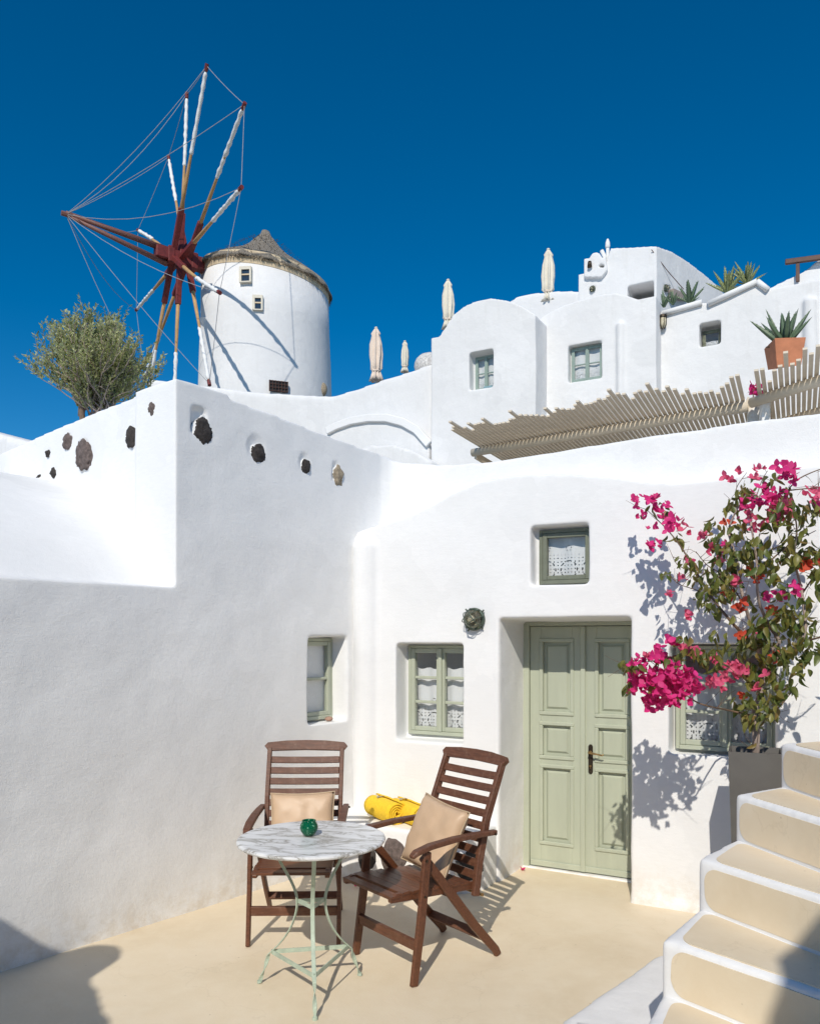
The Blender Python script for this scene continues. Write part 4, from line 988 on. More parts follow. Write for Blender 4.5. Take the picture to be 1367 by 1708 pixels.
bk = MB(); bk.box(a.x+.02, b.x-.02, y3+.4, y3+.6, b.z-.2, a.z-.16); bk.build('recess_panel', PINKTAUPE, h3)
cw = MB(); 
c_ = [BF.on(x, y, y3-.08) for x, y in ((973,458),(973,431),(984,429))]
arc = [BF.on(993+9.5*cos(radians(180-k*18)), 430-10*sin(radians(k*18)), y3-.08) for k in range(11)]
cw.prism([BF.on(973,462,y3-.08), BF.on(973,431,y3-.08)]+arc+[BF.on(1009,428,y3-.08), BF.on(1012,450,y3-.08), BF.on(1002,462,y3-.08)], (0,.4,0))
cut = MB(); pa = [BF.on(993+5.5*cos(radians(180-k*18)), 431-6*sin(radians(k*18)), y3-.5) for k in range(11)]; cut.prism(pa, (0,.72,0))
part('chimney', plaster_mesh(cw, .025, WHITEFAR, cut, 1), h3)
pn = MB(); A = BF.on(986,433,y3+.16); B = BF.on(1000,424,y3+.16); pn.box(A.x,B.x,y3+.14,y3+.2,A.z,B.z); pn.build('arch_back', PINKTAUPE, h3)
pp = MB(); a = BF.on(1013,422,y3+.1); a2 = BF.on(1013,403,y3+.1); pp.tube([(a.x,a.y,a.z-.3),(a.x,a.y,a2.z-.05)], .035, 10); pp.lathe([(.035,-.14),(.05,-.1),(.045,-.02),(.02,.05),(0,.07)], 12, Matrix.Translation((a.x,a.y,a2.z)));
b1 = BF.on(1003,418,y3+.05); b2 = BF.on(1008,428,y3+.05); pp.tube([b1, b2, (b2.x,b2.y,b2.z-.1)], .04, 10); pp.build('flue', CLOTH, h3, smooth=True)
lf_ = MB(); a = BF.on(983,440,y3-.12); lf_.lathe([(0,-.06),(.05,-.06),(.035,.05),(0,.06)], 12, Matrix.Translation(a)); lf_.build('spout_lamp', BRONZE, h3, smooth=True)
P = BF.on(988,482,y3); bulkhead(BF.wor((P.x,y3-.01,P.z)), FA, .062, 'round brass bulkhead lamp high on the topmost house, left of the sloping recess', 'bulkhead lamps on the hillside houses')
P = online(1108,481); bulkhead(P+nn*.02, atan2(dirn.y, dirn.x), .07, 'round dark bulkhead lamp on the side wall above the small agaves', 'bulkhead lamps on the hillside houses')
# brown awning box beside it
aw = MB(); q = [online(1113,484), online(1141,497), online(1141,502), online(1113,500)]
aw.prism([p+nn*.01 for p in q], nn*.12); tag(aw.build('awning', PINKTAUPE), 'small taupe sloping awning behind the agaves beside the topmost house', 'awning')
# cable from hook
cb = MB(); a = BF.wor(BF.on(1086,416,y3-.05)); cb.tube([a, a.lerp(online(1128,486)+nn*.15,.5)+Vector((0,0,-.03)), online(1128,486)+nn*.15], .008, 5); tag(cb.build('cable', BROWNM), 'thin cable hanging from a hook on the topmost house', 'cable')
# domed roof behind
dm = MB(); block(dm, [(845,600),(845,505),(862,494),(885,489),(912,486),(940,484),(966,485),(990,485),(990,600)], 3.4, 3.0)
tag(part('domed_roof', plaster_mesh(dm, .06, WHITEFAR, None, 2), None, BF.O, (0,0,FA)), 'low curved white roof between the arched house and the topmost house', 'roof')
# right house
h4 = thing('right_house', 'wide white house with one small dark window and planted parapet, right side', 'house', BF.O, FA)
mb = MB(); y4 = 1.05
block(mb, [(1085,900),(1085,525),(1106,520),(1168,504),(1183,505),(1262,471),(1280,482),(1367,464),(1420,455),(1500,440),(1900,430),(1900,1000)], y4, 1.0)
P = BF.on(1350,497,y4); Q = BF.on(1352,620,y4); mb.tube([(Q.x,y4,Q.z-.5),(P.x,y4,P.z-.05),(P.x-.03,y4+.05,P.z)], [.11,.11,.07], 12)
cut = MB(); r_ = (BF.on(1166,560,y4).x, BF.on(1201,560,y4).x, BF.on(1183,576,y4).z, BF.on(1183,537,y4).z)
cut.box(r_[0], r_[1], y4-.3, y4+.7, r_[2], r_[3])
part('wall', plaster_mesh(mb, .024, WHITEFAR, cut, 2, .03, 1.0), h4)
casement(h4, r_[0]+.02, r_[1]-.0, r_[2]+.01, r_[3]-.07, y4+.2, rows=1, leafs=1, mat=simple('lichen_green_frame', (.16,.17,.12), .8, 0, .5, 18), cz=r_[2]+.16)
for (p0, p1) in (((1104,523),(1170,504)), ((1180,507),(1262,469)), ((1262,469),(1280,483))):
    a = BF.on(*p0, y4-.03); b = BF.on(*p1, y4-.03); m_ = MB(); m_.tube([a, b], .05, 10); m_.build('coping', WHITE, h4, smooth=True)
# wall on the far right with handrail
mb = MB(); block(mb, [(1270,600),(1270,486),(1300,470),(1340,452),(1367,430),(1420,400),(1420,600)], 2.1, .4)
tag(part('ramp_wall', plaster_mesh(mb, .05, WHITEFAR, None, 2), None, BF.O, (0,0,FA)), 'sloping white wall at the top right edge under the handrail', 'wall')
hr = thing('handrail', 'brown handrail on a short post at the top right edge', 'handrail', BF.O, FA)
m_ = MB(); a = BF.on(1309,437,2.0); b = BF.on(1400,425,2.0); m_.bar(a, b, .09, .07, side=(0,0,1)); m_.build('rail', BROWNM, hr, bevel=.01)
m_ = MB(); a = BF.on(1330,437,2.0); m_.bar((a.x,a.y,a.z-.35), (a.x,a.y,a.z-.03), .06, .06); m_.build('post', BROWNM, hr, bevel=.005)
# lantern below coping
ln = thing('lantern', 'small caged lantern under the planted parapet, left end of the right house', 'lamp', BF.wor(BF.on(1105,535,y4-.08)), FA)
m_ = MB(); m_.lathe([(0,-.12),(.04,-.12),(.055,-.06),(.055,.06),(0,.06)], 12); m_.build('glass', LAMPG, ln, smooth=True)
m_ = MB()
for k in range(6):
    a = k*pi/3; m_.tube([(.06*cos(a),.06*sin(a),.08),(.06*cos(a),.06*sin(a),-.08),(.03*cos(a),.03*sin(a),-.14)], .007, 5)
m_.lathe([(0,.06),(.07,.06),(.07,.10),(0,.12)], 12); m_.build('cage', BRONZE, ln)

# left boundary wall and vault front
lw_ = MB(); block(lw_, [(250,900),(250,632),(345,644),(440,655),(540,660),(556,660),(590,650),(640,632),(680,620),(722,604),(722,900)], .45, 1.2)
tag(part('boundary_wall', plaster_mesh(lw_, .06, WHITEFAR, None, 2, .03, 1.0), None, BF.O, (0,0,FA)), 'long white wall below the windmill, rising towards the arched house', 'wall')
va = thing('vault_front', 'low arched white vault front at the foot of the long boundary wall', 'vault', BF.O, FA)
ap = [(545,722),(560,714),(585,705),(615,700),(645,700),(672,707),(695,720),(716,744)]
m_ = MB(); block(m_, [(545,900)]+ap+[(716,900)], .1, .5); part('vault_wall', plaster_mesh(m_, .05, WHITEFAR, None, 1), va)
m_ = MB(); pts = [BF.on(a, b, .08) for a, b in ap]
m_.ribbon([p+Vector((0,0,.03)) for p in pts], .10, .16, side=(0,1,0)); part('rim', m_.mesh(WHITE, smooth=False, bevel=.015), va)
m_ = MB(); block(m_, [(590,900),(590,752),(620,742),(655,741),(690,752),(720,770),(720,900)], -.6, .5)
tag(part('small_vault', plaster_mesh(m_, .05, WHITEFAR, None, 2), None, BF.O, (0,0,FA)), 'smaller white vault in front of the arched vault front, just above the patio wall', 'vault')
# speckled dome shoulder beside arched house
m_ = rock(.30,.3,.30,3,3,.05); o = m_.build('stone_dome', simple('speckled_plaster', (.62,.60,.57), .9, 0, .35, 30, .6, .02), None, BF.wor(BF.on(714,612,1.3)), smooth=True)
tag(o, 'speckled grey dome shoulder just left of the arched house', 'dome')

# ------------------------------------------------------------------ closed parasols
def parasol(x, ytop, ybot, Y, mat, label):
    P = W(x, ytop, Y); B = W(x, ybot, Y); H = P.z-B.z; base = B.z-.9
    t = thing('closed_parasol', label, 'parasol', (P.x, P.y, base), random.random()*6, 'closed parasols on the upper terraces')
    r = H*.10
    def fn(v, a, rr, z):
        k = 1+.26*sin(a*8+.5*sin(z*2))+.08*sin(a*3+z*4); return Vector((v.x*k, v.y*k, v.z))
    z0 = base
    m_ = MB(); prof = [(.02,H),(r*.35,H*.97),(r*.72,H*.90),(r*.62,H*.86),(r*.95,H*.70),(r*1.05,H*.5),(r*.92,H*.34),(r*.95,H*.24),(r*.62,H*.20),(r*.85,H*.12),(r*1.15,H*.02),(r*.7,H*.03)]
    m_.lathe([(a, b+.9) for a, b in prof], 48, None, fn); m_.build('canopy', mat, t, smooth=True)
    m_ = MB(); m_.tube([(0,0,-1.0),(0,0,.9+H*.9)], .03, 8); m_.build('pole', simple('pole_grey', (.45,.45,.45)), t)
    m_ = MB(); m_.lathe([(.0,.9+H*.985),(.035,.9+H*.99),(.04,.9+H*1.01),(0,.9+H*1.03)], 10); m_.build('finial', CANVAS, t, smooth=True)
    m_ = MB(); m_.tube([(r*.72*cos(a), r*.72*sin(a), .9+H*.2) for a in [k*pi/6 for k in range(12)]], .022, 6, closed=True); m_.build('tie_strap', CANVASP, t)
    return t
parasol(627,547,637,19.0,CANVASP,'peach coloured closed parasol, leftmost above the long white wall')
parasol(675,569,622,22.0,CANVAS,'smallest closed cream parasol, just left of the arched house')
parasol(747,467,550,18.5,CANVAS,'closed cream parasol rising behind the left shoulder of the arched house')
parasol(914,416,505,18.0,CANVAS,'closed cream parasol standing on the low curved roof, highest of the four')

# ------------------------------------------------------------------ pergolas
ZP = 4.6
def atz(x, y, z): Y = F_PX*(z-EYE)/(HOR-y); return Vector(((x-CX)/F_PX*Y, Y, z))
SA = Vector((sin(radians(26)), cos(radians(26)), 0))
def pergola(label, b0, b1, n, ends, lenb, zp, far_beam=True, skip=()):
    t = thing('pergola', label, 'pergola', (b0.x, b0.y, zp), 0, 'slatted taupe pergolas')
    O = t.location.copy(); bd = (b1-b0); L_ = bd.length; bd.normalize()
    m_ = MB(); m_.tube([b0-bd*.08-O+Vector((0,0,-.10)), b1+bd*.03-O+Vector((0,0,-.10))], .062, 12); m_.build('beam', TAUPE, t, smooth=True)
    m_ = MB(); o2 = SA*lenb*.88; m_.tube([b0+o2-bd*.1-O+Vector((0,0,-.10)), b1+o2+bd*.1-O+Vector((0,0,-.10))], .05, 10); m_.build('beam', TAUPE, t, smooth=True)
    for i in range(n):
        if i in skip: continue
        q = (i+.5)/n; p = b0+bd*L_*q; ov = ends(q, i); m_ = MB(); sw = .045
        a = p-SA*ov-O; b = p+SA*lenb-O
        m_.bar((a.x,a.y,.0), (b.x,b.y,.0), .022, sw, side=(0,0,1)); m_.build('slat', TAUPE, t)
        if i % 1 == 0:
            pass
    return t
# overhangs read off the photograph: pixel height of the slat tips along the front edge
tips = [(748,716),(760,712),(772,713),(790,706),(808,706),(830,705),(843,700),(860,695),(880,693),(900,690),(915,685),(931,679),(945,682),(965,677),(977,667),(985,672),(1000,665),(1012,664),(1024,661),(1035,658),(1047,656),(1055,653),(1072,650),(1085,650),(1088,648),(1100,643),(1105,655),(1117,643),(1130,652),(1143,645),(1153,633),(1160,662),(1175,655),(1190,655),(1203,642),(1215,640),(1225,623),(1232,620),(1241,622)]
b0, b1 = atz(795,743,ZP), atz(1243,665,ZP)
bdv = (b1-b0).normalized(); random.seed(11)
def ends_main(q, i):
    p = b0+(b1-b0)*q; best = 1.0
    # march the slat towards the viewer until its tip meets the outline
    ov = .2
    while ov < 3.0:
        a = p-SA*ov; px = CX+F_PX*a.x/a.y; py = HOR-F_PX*(ZP-EYE)/a.y
        # interpolate outline
        yt = None
        for (u, v) in zip(tips, tips[1:]):
            if u[0] <= px <= v[0]: yt = v[1] if px-u[0] > v[0]-px else u[1]; break
        if yt is None: yt = tips[0][1] if px < tips[0][0] else tips[-1][1]
        if py <= yt or px < 748: break
        ov += .02
    return ov+random.uniform(-.10,.08)+(.22 if i % 7 in (2,) else 0)-(.18 if i % 9 == 4 else 0)
pg1 = pergola('long pergola of crooked taupe slats above the patio house roof', b0, b1, 60, ends_main, 1.85, ZP)
# end fascia boards and small white post with log end
m_ = MB(); a = b0-pg1.location; m_.bar((a.x-.02,a.y,-.15), (a.x+SA.x*1.7,a.y+SA.y*1.7,-.19), .10, .04, side=(0,0,1)); m_.build('side_board', TAUPE, pg1)
m_ = MB(); a = b1-pg1.location; m_.bar((a.x+.03,a.y,-.05), (a.x+SA.x*1.7,a.y+SA.y*1.7,-.05), .14, .03, side=(0,0,1)); m_.build('side_board', TAUPE, pg1)
m_ = MB(); a = atz(1256,682,ZP-.12)-pg1.location; m_.tube([(a.x,a.y,a.z), (a.x,a.y,-2.6)], .075, 14); m_.tube([(a.x-.25,a.y+.2,-.06),(a.x+.14,a.y-.06,-.06)], .085, 14); part('post', m_.mesh(WHITE, smooth=True), pg1)
c0, c1 = atz(1262,655,ZP), atz(1420,602,ZP)
def ends2(q, i): return [.75,.72,.25,.55,.62,.95,.55,.6,.85,.65,.8,.6,.7,.9][i % 14]*1.15
pg2 = pergola('short pergola of upright looking taupe slats at the right edge, below the agave pot', c0, c1, 16, ends2, 1.5, ZP)
m_ = MB(); a = atz(1262,672,ZP)-pg2.location; m_.bar((a.x,a.y,-.16), (a.x+SA.x*1.3,a.y+SA.y*1.3,-.2), .16, .05, side=(0,0,1)); m_.build('side_board', TAUPE, pg2)
m_ = MB(); a = atz(1275,668,ZP-.1)-pg2.location; m_.bar((a.x,a.y,a.z), (a.x,a.y,-2.6), .1, .1); part('post', m_.mesh(WHITE, bevel=.01), pg2)

# ------------------------------------------------------------------ lattice gate, potted agave on its pillar, flowering vine
Yg = 12.2
lg = thing('lattice_gate', 'white lattice gate with small diamond holes behind the pergola posts', 'gate')
a = W(1268,634,Yg); b = W(1352,614,Yg-.35); lo = 1.6
m_ = MB(); dx = (b-a); dx.z = 0; L_ = dx.length; dx.normalize()
for q0, q1, z0, z1 in ((0,.06,-lo,0),(L_-.06,L_,-lo,0),(.06,L_-.06,-.06,0),(.06,L_-.06,-lo,-lo+.06),(.06,L_-.06,-.20,-.16)):
    p = a+dx*q0; q = a+dx*q1; nrm = Vector((-dx.y,dx.x,0))*.03
    m_.hexa([p-nrm+Vector((0,0,z0)), q-nrm+Vector((0,0,z0)), q+nrm+Vector((0,0,z0)), p+nrm+Vector((0,0,z0)), p-nrm+Vector((0,0,z1)), q-nrm+Vector((0,0,z1)), q+nrm+Vector((0,0,z1)), p+nrm+Vector((0,0,z1))])
m_.build('gate_frame', WHITE, lg)
m_ = MB(); st = .085; nlat = int((L_+lo)/st)
for s_ in (1, -1):
    for k in range(nlat):
        c = k*st
        # diagonal lath clipped to the panel
        pts = []
        for tt in [i*.02 for i in range(0, 200)]:
            x = c-tt if s_ > 0 else L_-c+tt; z = -lo+tt
            if .06 <= x <= L_-.06 and z <= -.2: pts.append((x, z))
        if len(pts) > 2:
            p = a+dx*pts[0][0]+Vector((0,0,pts[0][1]))+Vector((-dx.y,dx.x,0))*.012*s_; q = a+dx*pts[-1][0]+Vector((0,0,pts[-1][1]))+Vector((-dx.y,dx.x,0))*.012*s_
            m_.bar(p, q, .034, .008, side=dx.cross(Vector((0,0,1)).cross(dx)) if False else (q-p).cross(Vector((-dx.y,dx.x,0))))
m_.build('lattice', WHITE, lg)

pl_loc = W(1308, 618, 11.6)
pil = MB(); pil.box(-.35,.6,-.2,.5,-2.2,-.01)
tag(pil.build('pillar', WHITEFAR, None, pl_loc, (0,0,FA), bevel=.03, seg=3), 'white masonry pillar carrying the potted agave', 'pillar')
pt = thing('terracotta_pot', 'tapered terracotta pot on the white pillar above the right pergola', 'pot', pl_loc, radians(-5))
m_ = MB(); square_pot(m_, .215, .165, .40, .02); m_.build('pot_body', TERRA, pt, recalc=False, bevel=.004)
m_ = MB(); m_.box(-.18,.18,-.18,.18,.30,.33); m_.build('soil', SOIL, pt)
def agave_leaf(L, Wd, mat, bend=.25):
    m_ = MB(); n = 9; rows = []
    for i in range(n+1):
        q = i/n; ww = Wd*.5*(.62+.75*q-.2*q*q if q < .35 else (.858*(1-((q-.35)/.65)**1.5)+.0)); y = L*q*cos(bend*q); z = L*q*sin(bend*q*q)
        c = ww*.5; rows.append([(-ww, y, c), (-ww*.4, y, c*.15), (0, y, 0), (ww*.4, y, c*.15), (ww, y, c), (0, y, -ww*.35)])
    vs = [m_.bm.verts.new(v) for r in rows for v in r]
    for i in range(n):
        for k in range(6):
            a, b = i*6+k, i*6+(k+1) % 6
            try: m_.bm.faces.new((vs[a], vs[b], vs[b+6], vs[a+6]))
            except ValueError: pass
    # marginal teeth
    for i in range(1, n):
        for s_ in (0, 4):
            v = Vector(rows[i][s_]); d = -1 if s_ == 0 else 1
            m_._add([v+Vector((0,-.008,0)), v+Vector((d*.010,.004,.003)), v+Vector((0,.012,0))], [(0,1,2)])
    return m_.mesh(mat, smooth=True, name='leaf')
def agave(label, loc, R, n, mat, group=None, tilt=(.25,1.2), wid=.16, seed=1, dead=False):
    rs = random.Random(seed); t = thing('agave', label, 'agave', loc, 0, group)
    mesh = [agave_leaf(R*s_, R*wid, mat, bd) for s_, bd in ((1,.15),(.9,-.25),(1.05,.3))]
    for k in range(n):
        q = k/n; az = k*2.399+rs.uniform(-.2,.2); el = radians(86)-(tilt[1]-tilt[0])*q**.8-tilt[0]*.3
        o = part('leaf', mesh[k % 3], t, (0,0,0)); o.rotation_mode = 'QUATERNION'
        o.rotation_quaternion = (Matrix.Rotation(az,4,'Z') @ Matrix.Rotation(el,4,'X')).to_quaternion(); s_ = rs.uniform(.8,1.08)*(1-.12*q); o.scale = (s_,)*3
        o.location = Vector((cos(az+pi/2),sin(az+pi/2),0))*R*.05
    if dead:
        dm_ = agave_leaf(R*.5, R*.12, DEAD, -.6)
        for az in (2.2, 1.4): o = part('dead_leaf', dm_, t, (0,0,0), (0,0,az)); o.rotation_euler = (.05,0,az)
    return t
agave('large blue green agave with spiky leaves in the terracotta pot', pl_loc+Vector((0,0,.34)), .66, 15, AGAVE, None, (.1,1.0), .23, 4, True)
def hill_agave(x, y, R, n, mat, lab, seed, yy=None):
    P = BF.wor(BF.on(x, y, (y4+.35) if yy is None else yy)); return agave(lab, P, R, n, mat, 'agaves growing along the parapet', (.15,1.2), .21, seed)
hill_agave(1107,512,.34,7,AGAVE,'small agave at the far left end of the parapet, over the lantern',2)
hill_agave(1122,508,.32,7,AGAVE,'small agave second from the left end of the parapet',3)
hill_agave(1150,505,.45,13,AGAVE,'bushy green agave left of the step in the parapet, below the awning',5)
hill_agave(1212,488,.52,13,AGAVEV,'yellow striped agave in the middle of the sloping parapet',6)
hill_agave(1246,474,.46,18,AGAVEV,'pale variegated agave at the peak of the parapet',7)
# vine behind pergola gap
vn = thing('flowering_vine', 'bare twisted vine with a few magenta flowers between the two pergolas', 'vine', W(1262,700,11.0))
vo = vn.location.copy(); rs = random.Random(5)
for k in range(9):
    x = 1256+k*4; pts = []
    for j in range(9):
        pts.append(W(x+9*noise.noise(Vector((k*3.1,j*.5,0))), 705-j*7-(k%3)*1, 11.0+.2*noise.noise(Vector((k,j*.4,3))))-vo)
    m_ = MB(); m_.tube(pts, [.016-.0012*j for j in range(9)], 6); m_.build('stem', BARK, vn, smooth=True)
for k in range(26):
    x, y = (1254+rs.random()*22, 640+rs.random()*18) if k < 20 else (1266+rs.random()*10, 664+rs.random()*8)
    o = part('flower', FM['m'][k % 4], vn, W(x, y, 10.9+rs.random()*.2)-vo, (rs.random()*2, rs.random(), rs.random()*6)); o.scale = (2.0,)*3

# ------------------------------------------------------------------ olive tree
OY = 6.85; ob = W(157, 700, OY); ol = thing('olive_tree', 'silvery olive tree with feathery upright shoots behind the stone studded wall', 'tree', ob)
rs = random.Random(21); tips_ = []
def obranch(p0, p1, r0, r1, mb, wob=.04, n=7):
    pts = []
    for i in range(n+1):
        q = i/n; p = p0.lerp(p1, q)+Vector((noise.noise(Vector((p0.x*9+q*3,p1.x*7,1))), noise.noise(Vector((p0.x*9+q*3,p1.x*7,5))), 0))*wob*sin(pi*q); pts.append(p)
    mb.tube(pts, [r0+(r1-r0)*i/n for i in range(n+1)], 6); return pts
tk = MB(); C0 = W(152, 600, OY)-ob
for (dx, x1) in ((-.03,-.10),(.03,.02)):
    obranch(Vector((dx,0,-.35)), Vector((x1, rs.uniform(-.08,.08), .22)), .036, .02, tk)
tk.build('trunk', BARK, ol, smooth=True)
lb = MB(); cr = []
for k in range(100):
    az = rs.uniform(0, 2*pi); el = rs.uniform(-.15, 1.5); R_ = rs.uniform(.34,.54)
    d = Vector((cos(az)*cos(el)*.93, sin(az)*cos(el)*.9, sin(el)*.92)); e = Vector((.02,0,.33))+d*R_
    s = Vector((rs.uniform(-.14,.18), rs.uniform(-.06,.06), rs.uniform(.0,.25))); m1 = s.lerp(e, .5)+Vector((0,0,-.02))
    pts = obranch(s, e, .007, .002, lb, .05); 
    up = (d*.5+Vector((0,0,.95))).normalized()
    for q in range(16):
        p = pts[rs.randint(1, 7)]; dd = (up+Vector((rs.uniform(-.5,.5), rs.uniform(-.5,.5), rs.uniform(-.3,.4)))).normalized(); L_ = rs.uniform(.10,.24)
        lb.tube([p, p+dd*L_*.5+Vector((0,0,.005)), p+dd*L_], [.0025,.0018,.001], 4, cap=False); cr.append((p, dd, L_))
lb.build('limbs', BARKG, ol, smooth=True)['kind'] = 'stuff'
lf_ = MB()
for (p, d, L_) in cr:
    sx = d.orthogonal().normalized(); n = int(L_/.011)
    for i in range(n):
        q = (i+.5)/n; c = p+d*L_*q; a = rs.uniform(0, 2*pi); o_ = (sx*cos(a)+d.cross(sx)*sin(a)); l = (d*.75+o_*.8).normalized(); ln_ = rs.uniform(.026,.042); wv = l.cross(Vector((rs.uniform(-1,1),rs.uniform(-1,1),rs.uniform(-1,1)))).normalized()*rs.uniform(.0055,.0082)
        lf_._add([c, c+l*ln_*.5+wv, c+l*ln_, c+l*ln_*.5-wv], [(0,1,2,3)])
print('olive leaves', len(lf_.bm.faces))
lf_.build('crown', OLIVE, ol, recalc=False)['kind'] = 'stuff'

# ------------------------------------------------------------------ windmill
HUBY = 24.0; HP = Vector((-6.917, HUBY, 13.078)); kpx = F_PX/HUBY; RW = 5.0
AX = Vector((-.833, -.5525, .031)).normalized()
TC_ = HP-AX*(140/kpx); TCx, TCy = W(443, 436, TC_.y).x, TC_.y
RT = 106*TCy/F_PX
ztop = W(443, 484, TCy).z; zb = 6.6
wm = thing('windmill', 'white round windmill with thatched cap, red hub and twelve furled sails', 'windmill', (TCx, TCy, zb))
mo = Vector((TCx, TCy, zb)); H_ = ztop-zb
def tilt_fn(v, a, r, z):
    k = max(0, (z-H_*.6)/(H_*.4)); return Vector((v.x, v.y, z-.085*v.x*k*1.6))
m_ = MB(); m_.lathe([(RT*1.07,-.5),(RT*1.05,H_*.2),(RT*1.02,H_*.6),(RT*.995,H_*.8),(RT*.985,H_)], 72, None, tilt_fn)
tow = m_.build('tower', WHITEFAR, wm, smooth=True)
m_ = MB()
def band_fn(v, a, r, z): return Vector((v.x, v.y, z-.136*v.x))
m_.lathe([(RT*.97,H_-.1),(RT*.992,H_-.08),(RT*.995,H_+.30),(RT*.9,H_+.32)], 72, None, band_fn); m_.build('plank_band', BOARD, wm)
# thatch cap
def thfn(v, a, r, z):
    k = 1+.02*sin(a*17)+.03*noise.noise(Vector((cos(a)*6, sin(a)*6, z*2))); q = r/RT
    return Vector((v.x*k, v.y*k, z-.136*v.x+.05*q*noise.noise(Vector((cos(a)*9, sin(a)*9, 0)))))
ap_ = W(449, 383, TCy).z-zb-H_
m_ = MB(); th_prof = [(RT*.99,.13),(RT*1.02,.10),(RT*1.02,.18),(RT*.96,.34),(RT*.80,.56),(RT*.6,.80),(RT*.42,1.04),(RT*.27,1.30),(RT*.14,1.62),(RT*.085,ap_*.90),(RT*.06,ap_*.97),(0.01,ap_)]
m_.lathe([(a, b+H_) for a, b in th_prof], 90, None, thfn); m_.build('thatch_roof', THATCH, wm, smooth=True)
# straw fringe of single blades round the eave and whiskers
m_ = MB(); rs = random.Random(3)
for k in range(900):
    a = rs.uniform(0, 2*pi); r = RT*rs.uniform(1.0,1.03); x, y = r*cos(a), r*sin(a); z = H_+.12-.136*x; L_ = rs.uniform(.05,.13)
    tx, ty = -sin(a)*.014, cos(a)*.014
    m_._add([(x-tx,y-ty,z),(x+tx,y+ty,z),(x*1.02+rs.uniform(-.03,.03), y*1.02+rs.uniform(-.03,.03), z-L_)], [(0,1,2)])
for k in range(900):
    a = rs.uniform(0, 2*pi); q = rs.random(); r = RT*(1.05-.8*q); x, y = r*cos(a), r*sin(a); z = H_+.15+1.35*q-.136*x
    d = Vector((cos(a), sin(a), .25)).normalized()*rs.uniform(.05,.14); m_._add([(x-.01*sin(a),y,z),(x+.01*sin(a),y,z),(x+d.x,y+d.y,z+d.z)], [(0,1,2)])
m_.build('straw_fringe', STRAW, wm)['kind'] = 'stuff'
# windows of the tower
vw = Vector((-TCx, -TCy, 0)).normalized()
def tower_at(px, py):
    D = Vector(((px-CX)/F_PX, 1, -(py-HOR)/F_PX)); best = None
    O2 = Vector((0,0,EYE)); a = D.x**2+D.y**2; b = -2*(D.x*TCx+D.y*TCy); c = TCx**2+TCy**2-RT**2
    k = (-b-sqrt(max(0, b*b-4*a*c)))/(2*a); P = O2+D*k; ang = atan2(P.y-TCy, P.x-TCx); return P, ang
for (px, py, w_, h_) in ((410,459,.36,.46),(430,506,.30,.44)):
    P, ang = tower_at(px, py); o = part('window', None, wm, P-mo, (0,0,ang+pi/2))
    m_ = MB(); m_.box(-w_/2,-w_/2+.07,-.09,.1,-h_/2,h_/2); m_.box(w_/2-.05,w_/2,-.09,.1,-h_/2,h_/2); m_.box(-w_/2+.07,w_/2-.05,-.09,.1,h_/2-.09,h_/2); m_.box(-w_/2+.07,w_/2-.05,-.09,.1,-h_/2,-h_/2+.03); m_.build('frame', CANVAS, o)
    m_ = MB(); m_.box(-w_/2+.07,w_/2-.05,-.05,-.045,-h_/2+.03,h_/2-.09); m_.build('pane', simple('dark_blue_glass', (.03,.05,.08), .1), o)
    m_ = MB(); m_.box(-w_/2+.07,w_/2-.05,-.07,-.05,-.02,.02); m_.build('glazing_bar', BOARD, o)
P, ang = tower_at(463, 647); o = part('grate', None, wm, P-mo, (0,0,ang+pi/2))
o.location += Vector((cos(ang), sin(ang), 0))*.13
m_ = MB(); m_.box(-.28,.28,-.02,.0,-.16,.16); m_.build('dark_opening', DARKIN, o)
m_ = MB(); 
for k in range(7): m_.box(-.28+k*.09,-.265+k*.09,-.06,-.04,-.16,.16)
for z_ in (-.15,-.05,.05,.145): m_.box(-.28,.28,-.05,-.03,z_,z_+.012)
m_.build('bars', BROWNM, o)
P, ang = tower_at(536, 650); m_ = rock(.18,.14,.24,9,2,.1); m_.build('shell_vent', TUFF, wm, P-mo, smooth=True)
m_ = MB(); P, ang = tower_at(341, 537); m_.lathe([(0,-.2),(.14,.1),(0,.12)], 10, Matrix.Translation(P-mo)); m_.build('bracket', CLOTH, wm)
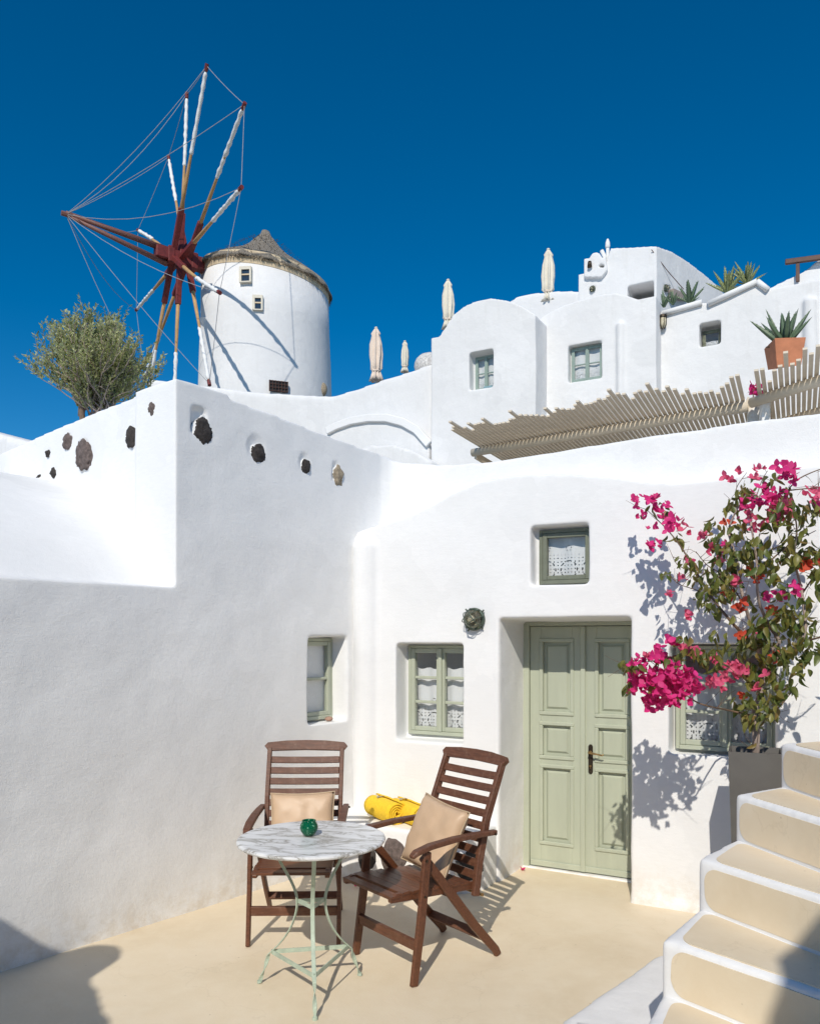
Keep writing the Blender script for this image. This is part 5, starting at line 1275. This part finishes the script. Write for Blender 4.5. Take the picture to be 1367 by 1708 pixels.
# shaft, hub
hub = HP-mo
m_ = MB(); m_.bar(hub-AX*2.7, hub+AX*.75, .36, .36, side=(0,0,1)); m_.build('shaft', REDP, wm, bevel=.03)
m_ = MB()
for s_ in (-.4, -.05, .3): m_.bar(hub+AX*s_+Vector((0,0,-.24)), hub+AX*s_+Vector((0,0,.24)), .20, .40, side=AX)
m_.build('hub_block', REDP, wm, bevel=.02)
ax_ = -AX; U3 = ax_.cross(Vector((0,0,1))).normalized(); V3 = U3.cross(ax_); PH = -.4903
A3 = V3*cos(PH)+U3*sin(PH); B3 = -V3*sin(PH)+U3*cos(PH)
tipW = []
for k in range(12):
    th = radians(30*k); d = A3*cos(th)+B3*sin(th); pos = hub+AX*(.22*((k % 3)-1)); RR = RW*rs.uniform(.99,1.01)
    sp = part('spoke', None, wm)
    sd_ = AX
    bend = d.cross(AX)*rs.uniform(-.08,.08)
    def SP(q): return pos+d*RR*q+bend*sin(pi*q)
    m_ = MB(); m_.bar(SP(.0), SP(.27), .16, .14, side=sd_); m_.build('red_arm', REDP, sp, bevel=.015)
    m_ = MB(); m_.tube([SP(.18), SP(.4), SP(.6), SP(.8), SP(.985)], [.06,.055,.036,.032,.03], 8); m_.build('pole', PINE, sp, smooth=True)
    n = 34; pts = []; rr = []
    for i in range(n+1):
        q = .55+.41*i/n; pts.append(SP(q)+d.cross(AX)*.03*noise.noise(Vector((k, i*.4, 0)))); rr.append((.052+.026*noise.noise(Vector((k*3, i*.33, 2)))+.006*sin(i*1.3+k))*(.6 if i in (0, n) else 1))
    m_ = MB(); m_.tube(pts, rr, 10); m_.build('furled_sail', CLOTH, sp, smooth=True)
    m_ = MB(); m_.tube([SP(.965), SP(1.0)], .055, 8); m_.build('tip_cap', REDP, sp)
    tipW.append(SP(.99))
# bowsprit: two converging poles
bt = W(110, 357, HP.y-.5525*3.6)-mo
m_ = MB(); m_.tube([hub+AX*.4+Vector((0,0,.16)), bt+Vector((0,0,.04))], [.10,.06], 8); m_.build('bowsprit', REDW, wm, smooth=True)
m_ = MB(); m_.tube([hub+AX*.4+Vector((0,0,-.26)), bt+Vector((.12,.06,-.06))], [.09,.05], 8); m_.build('bowsprit', REDW, wm, smooth=True)
m_ = MB(); m_.tube([bt-AX*.15, bt+AX*.12], .07, 8); m_.build('bowsprit_tip', REDW, wm)
def sag(a, b, s, n=8): return [a.lerp(b, i/n)-Vector((0,0,s*4*(i/n)*(1-i/n))) for i in range(n+1)]
for k in range(12):
    if k in (8, 9): continue
    m_ = MB(); m_.tube(sag(bt, tipW[k], .10+.3*((k*5) % 3)/2), .008, 5, cap=False); m_.build('stay_rope', ROPE, wm)
for k in range(12):
    m_ = MB(); m_.tube(sag(tipW[k], tipW[(k+1) % 12], .04), .008, 5, cap=False); m_.build('rim_rope', ROPE, wm)

# ------------------------------------------------------------------ houses behind the photographer (they cast the two shadows on the patio)
SX, SY = sin(SUN_AZ), cos(SUN_AZ); CT = 1/tan(SUN_EL)
def back(P, H): k = (H-P.z)*CT; return Vector((P.x-SX*k, P.y-SY*k, 0))
bl = MB(); Hh = 2.6
pa = back(floorpt(150, 1606), Hh); pb = back(floorpt(192, 1708), Hh); pcn = back(Vector((-2.02,3.93,.29)), Hh)
e1 = (pb-pa).normalized(); e2 = (pcn-pa).normalized()
q = [pa, pa+e1*3.2, pa+e1*3.2+e2*2.2, pa+e2*2.2]
bl.hexa([(v.x,v.y,-.1) for v in q]+[(v.x,v.y,Hh) for v in q])
kb_ = back(floorpt(150,1597), Hh+.02); bl.lathe([(0,Hh-.25),(.16,Hh-.25),(.17,Hh),(.14,Hh+.06),(0,Hh+.08)], 20, Matrix.Translation((kb_.x,kb_.y,0)))
tag(part('rear_house', plaster_mesh(bl, .04, WHITEFAR, None, 3)), 'white block of a neighbouring house behind the viewer on the left', 'house')
bl = MB(); Hh = 4.0
pts = [back(Vector((1.13,2.59,.38)), Hh), back(floorpt(1290,1590,.57), Hh), back(floorpt(1367,1510,.70), Hh)]
ex = pts[2]+(pts[2]-pts[1]).normalized()*.3
poly = [pts[0]+Vector((-.35,-2.5,0)), pts[0], pts[1], pts[2], ex, Vector((1.6,-.55,0)), Vector((4.5,-.7,0)), Vector((4.5,-5,0)), Vector((-.2,-5,0))]
bl.prism([(p.x,p.y,-.1) for p in poly], (0,0,Hh+.1))
tag(part('rear_house', plaster_mesh(bl, .05, WHITEFAR, None, 3)), 'taller white house behind the viewer on the right, casting the shadow on the steps', 'house')
print('objects', len(bpy.data.objects), 'tris', sum(len(m.polygons)*2 for m in bpy.data.meshes))
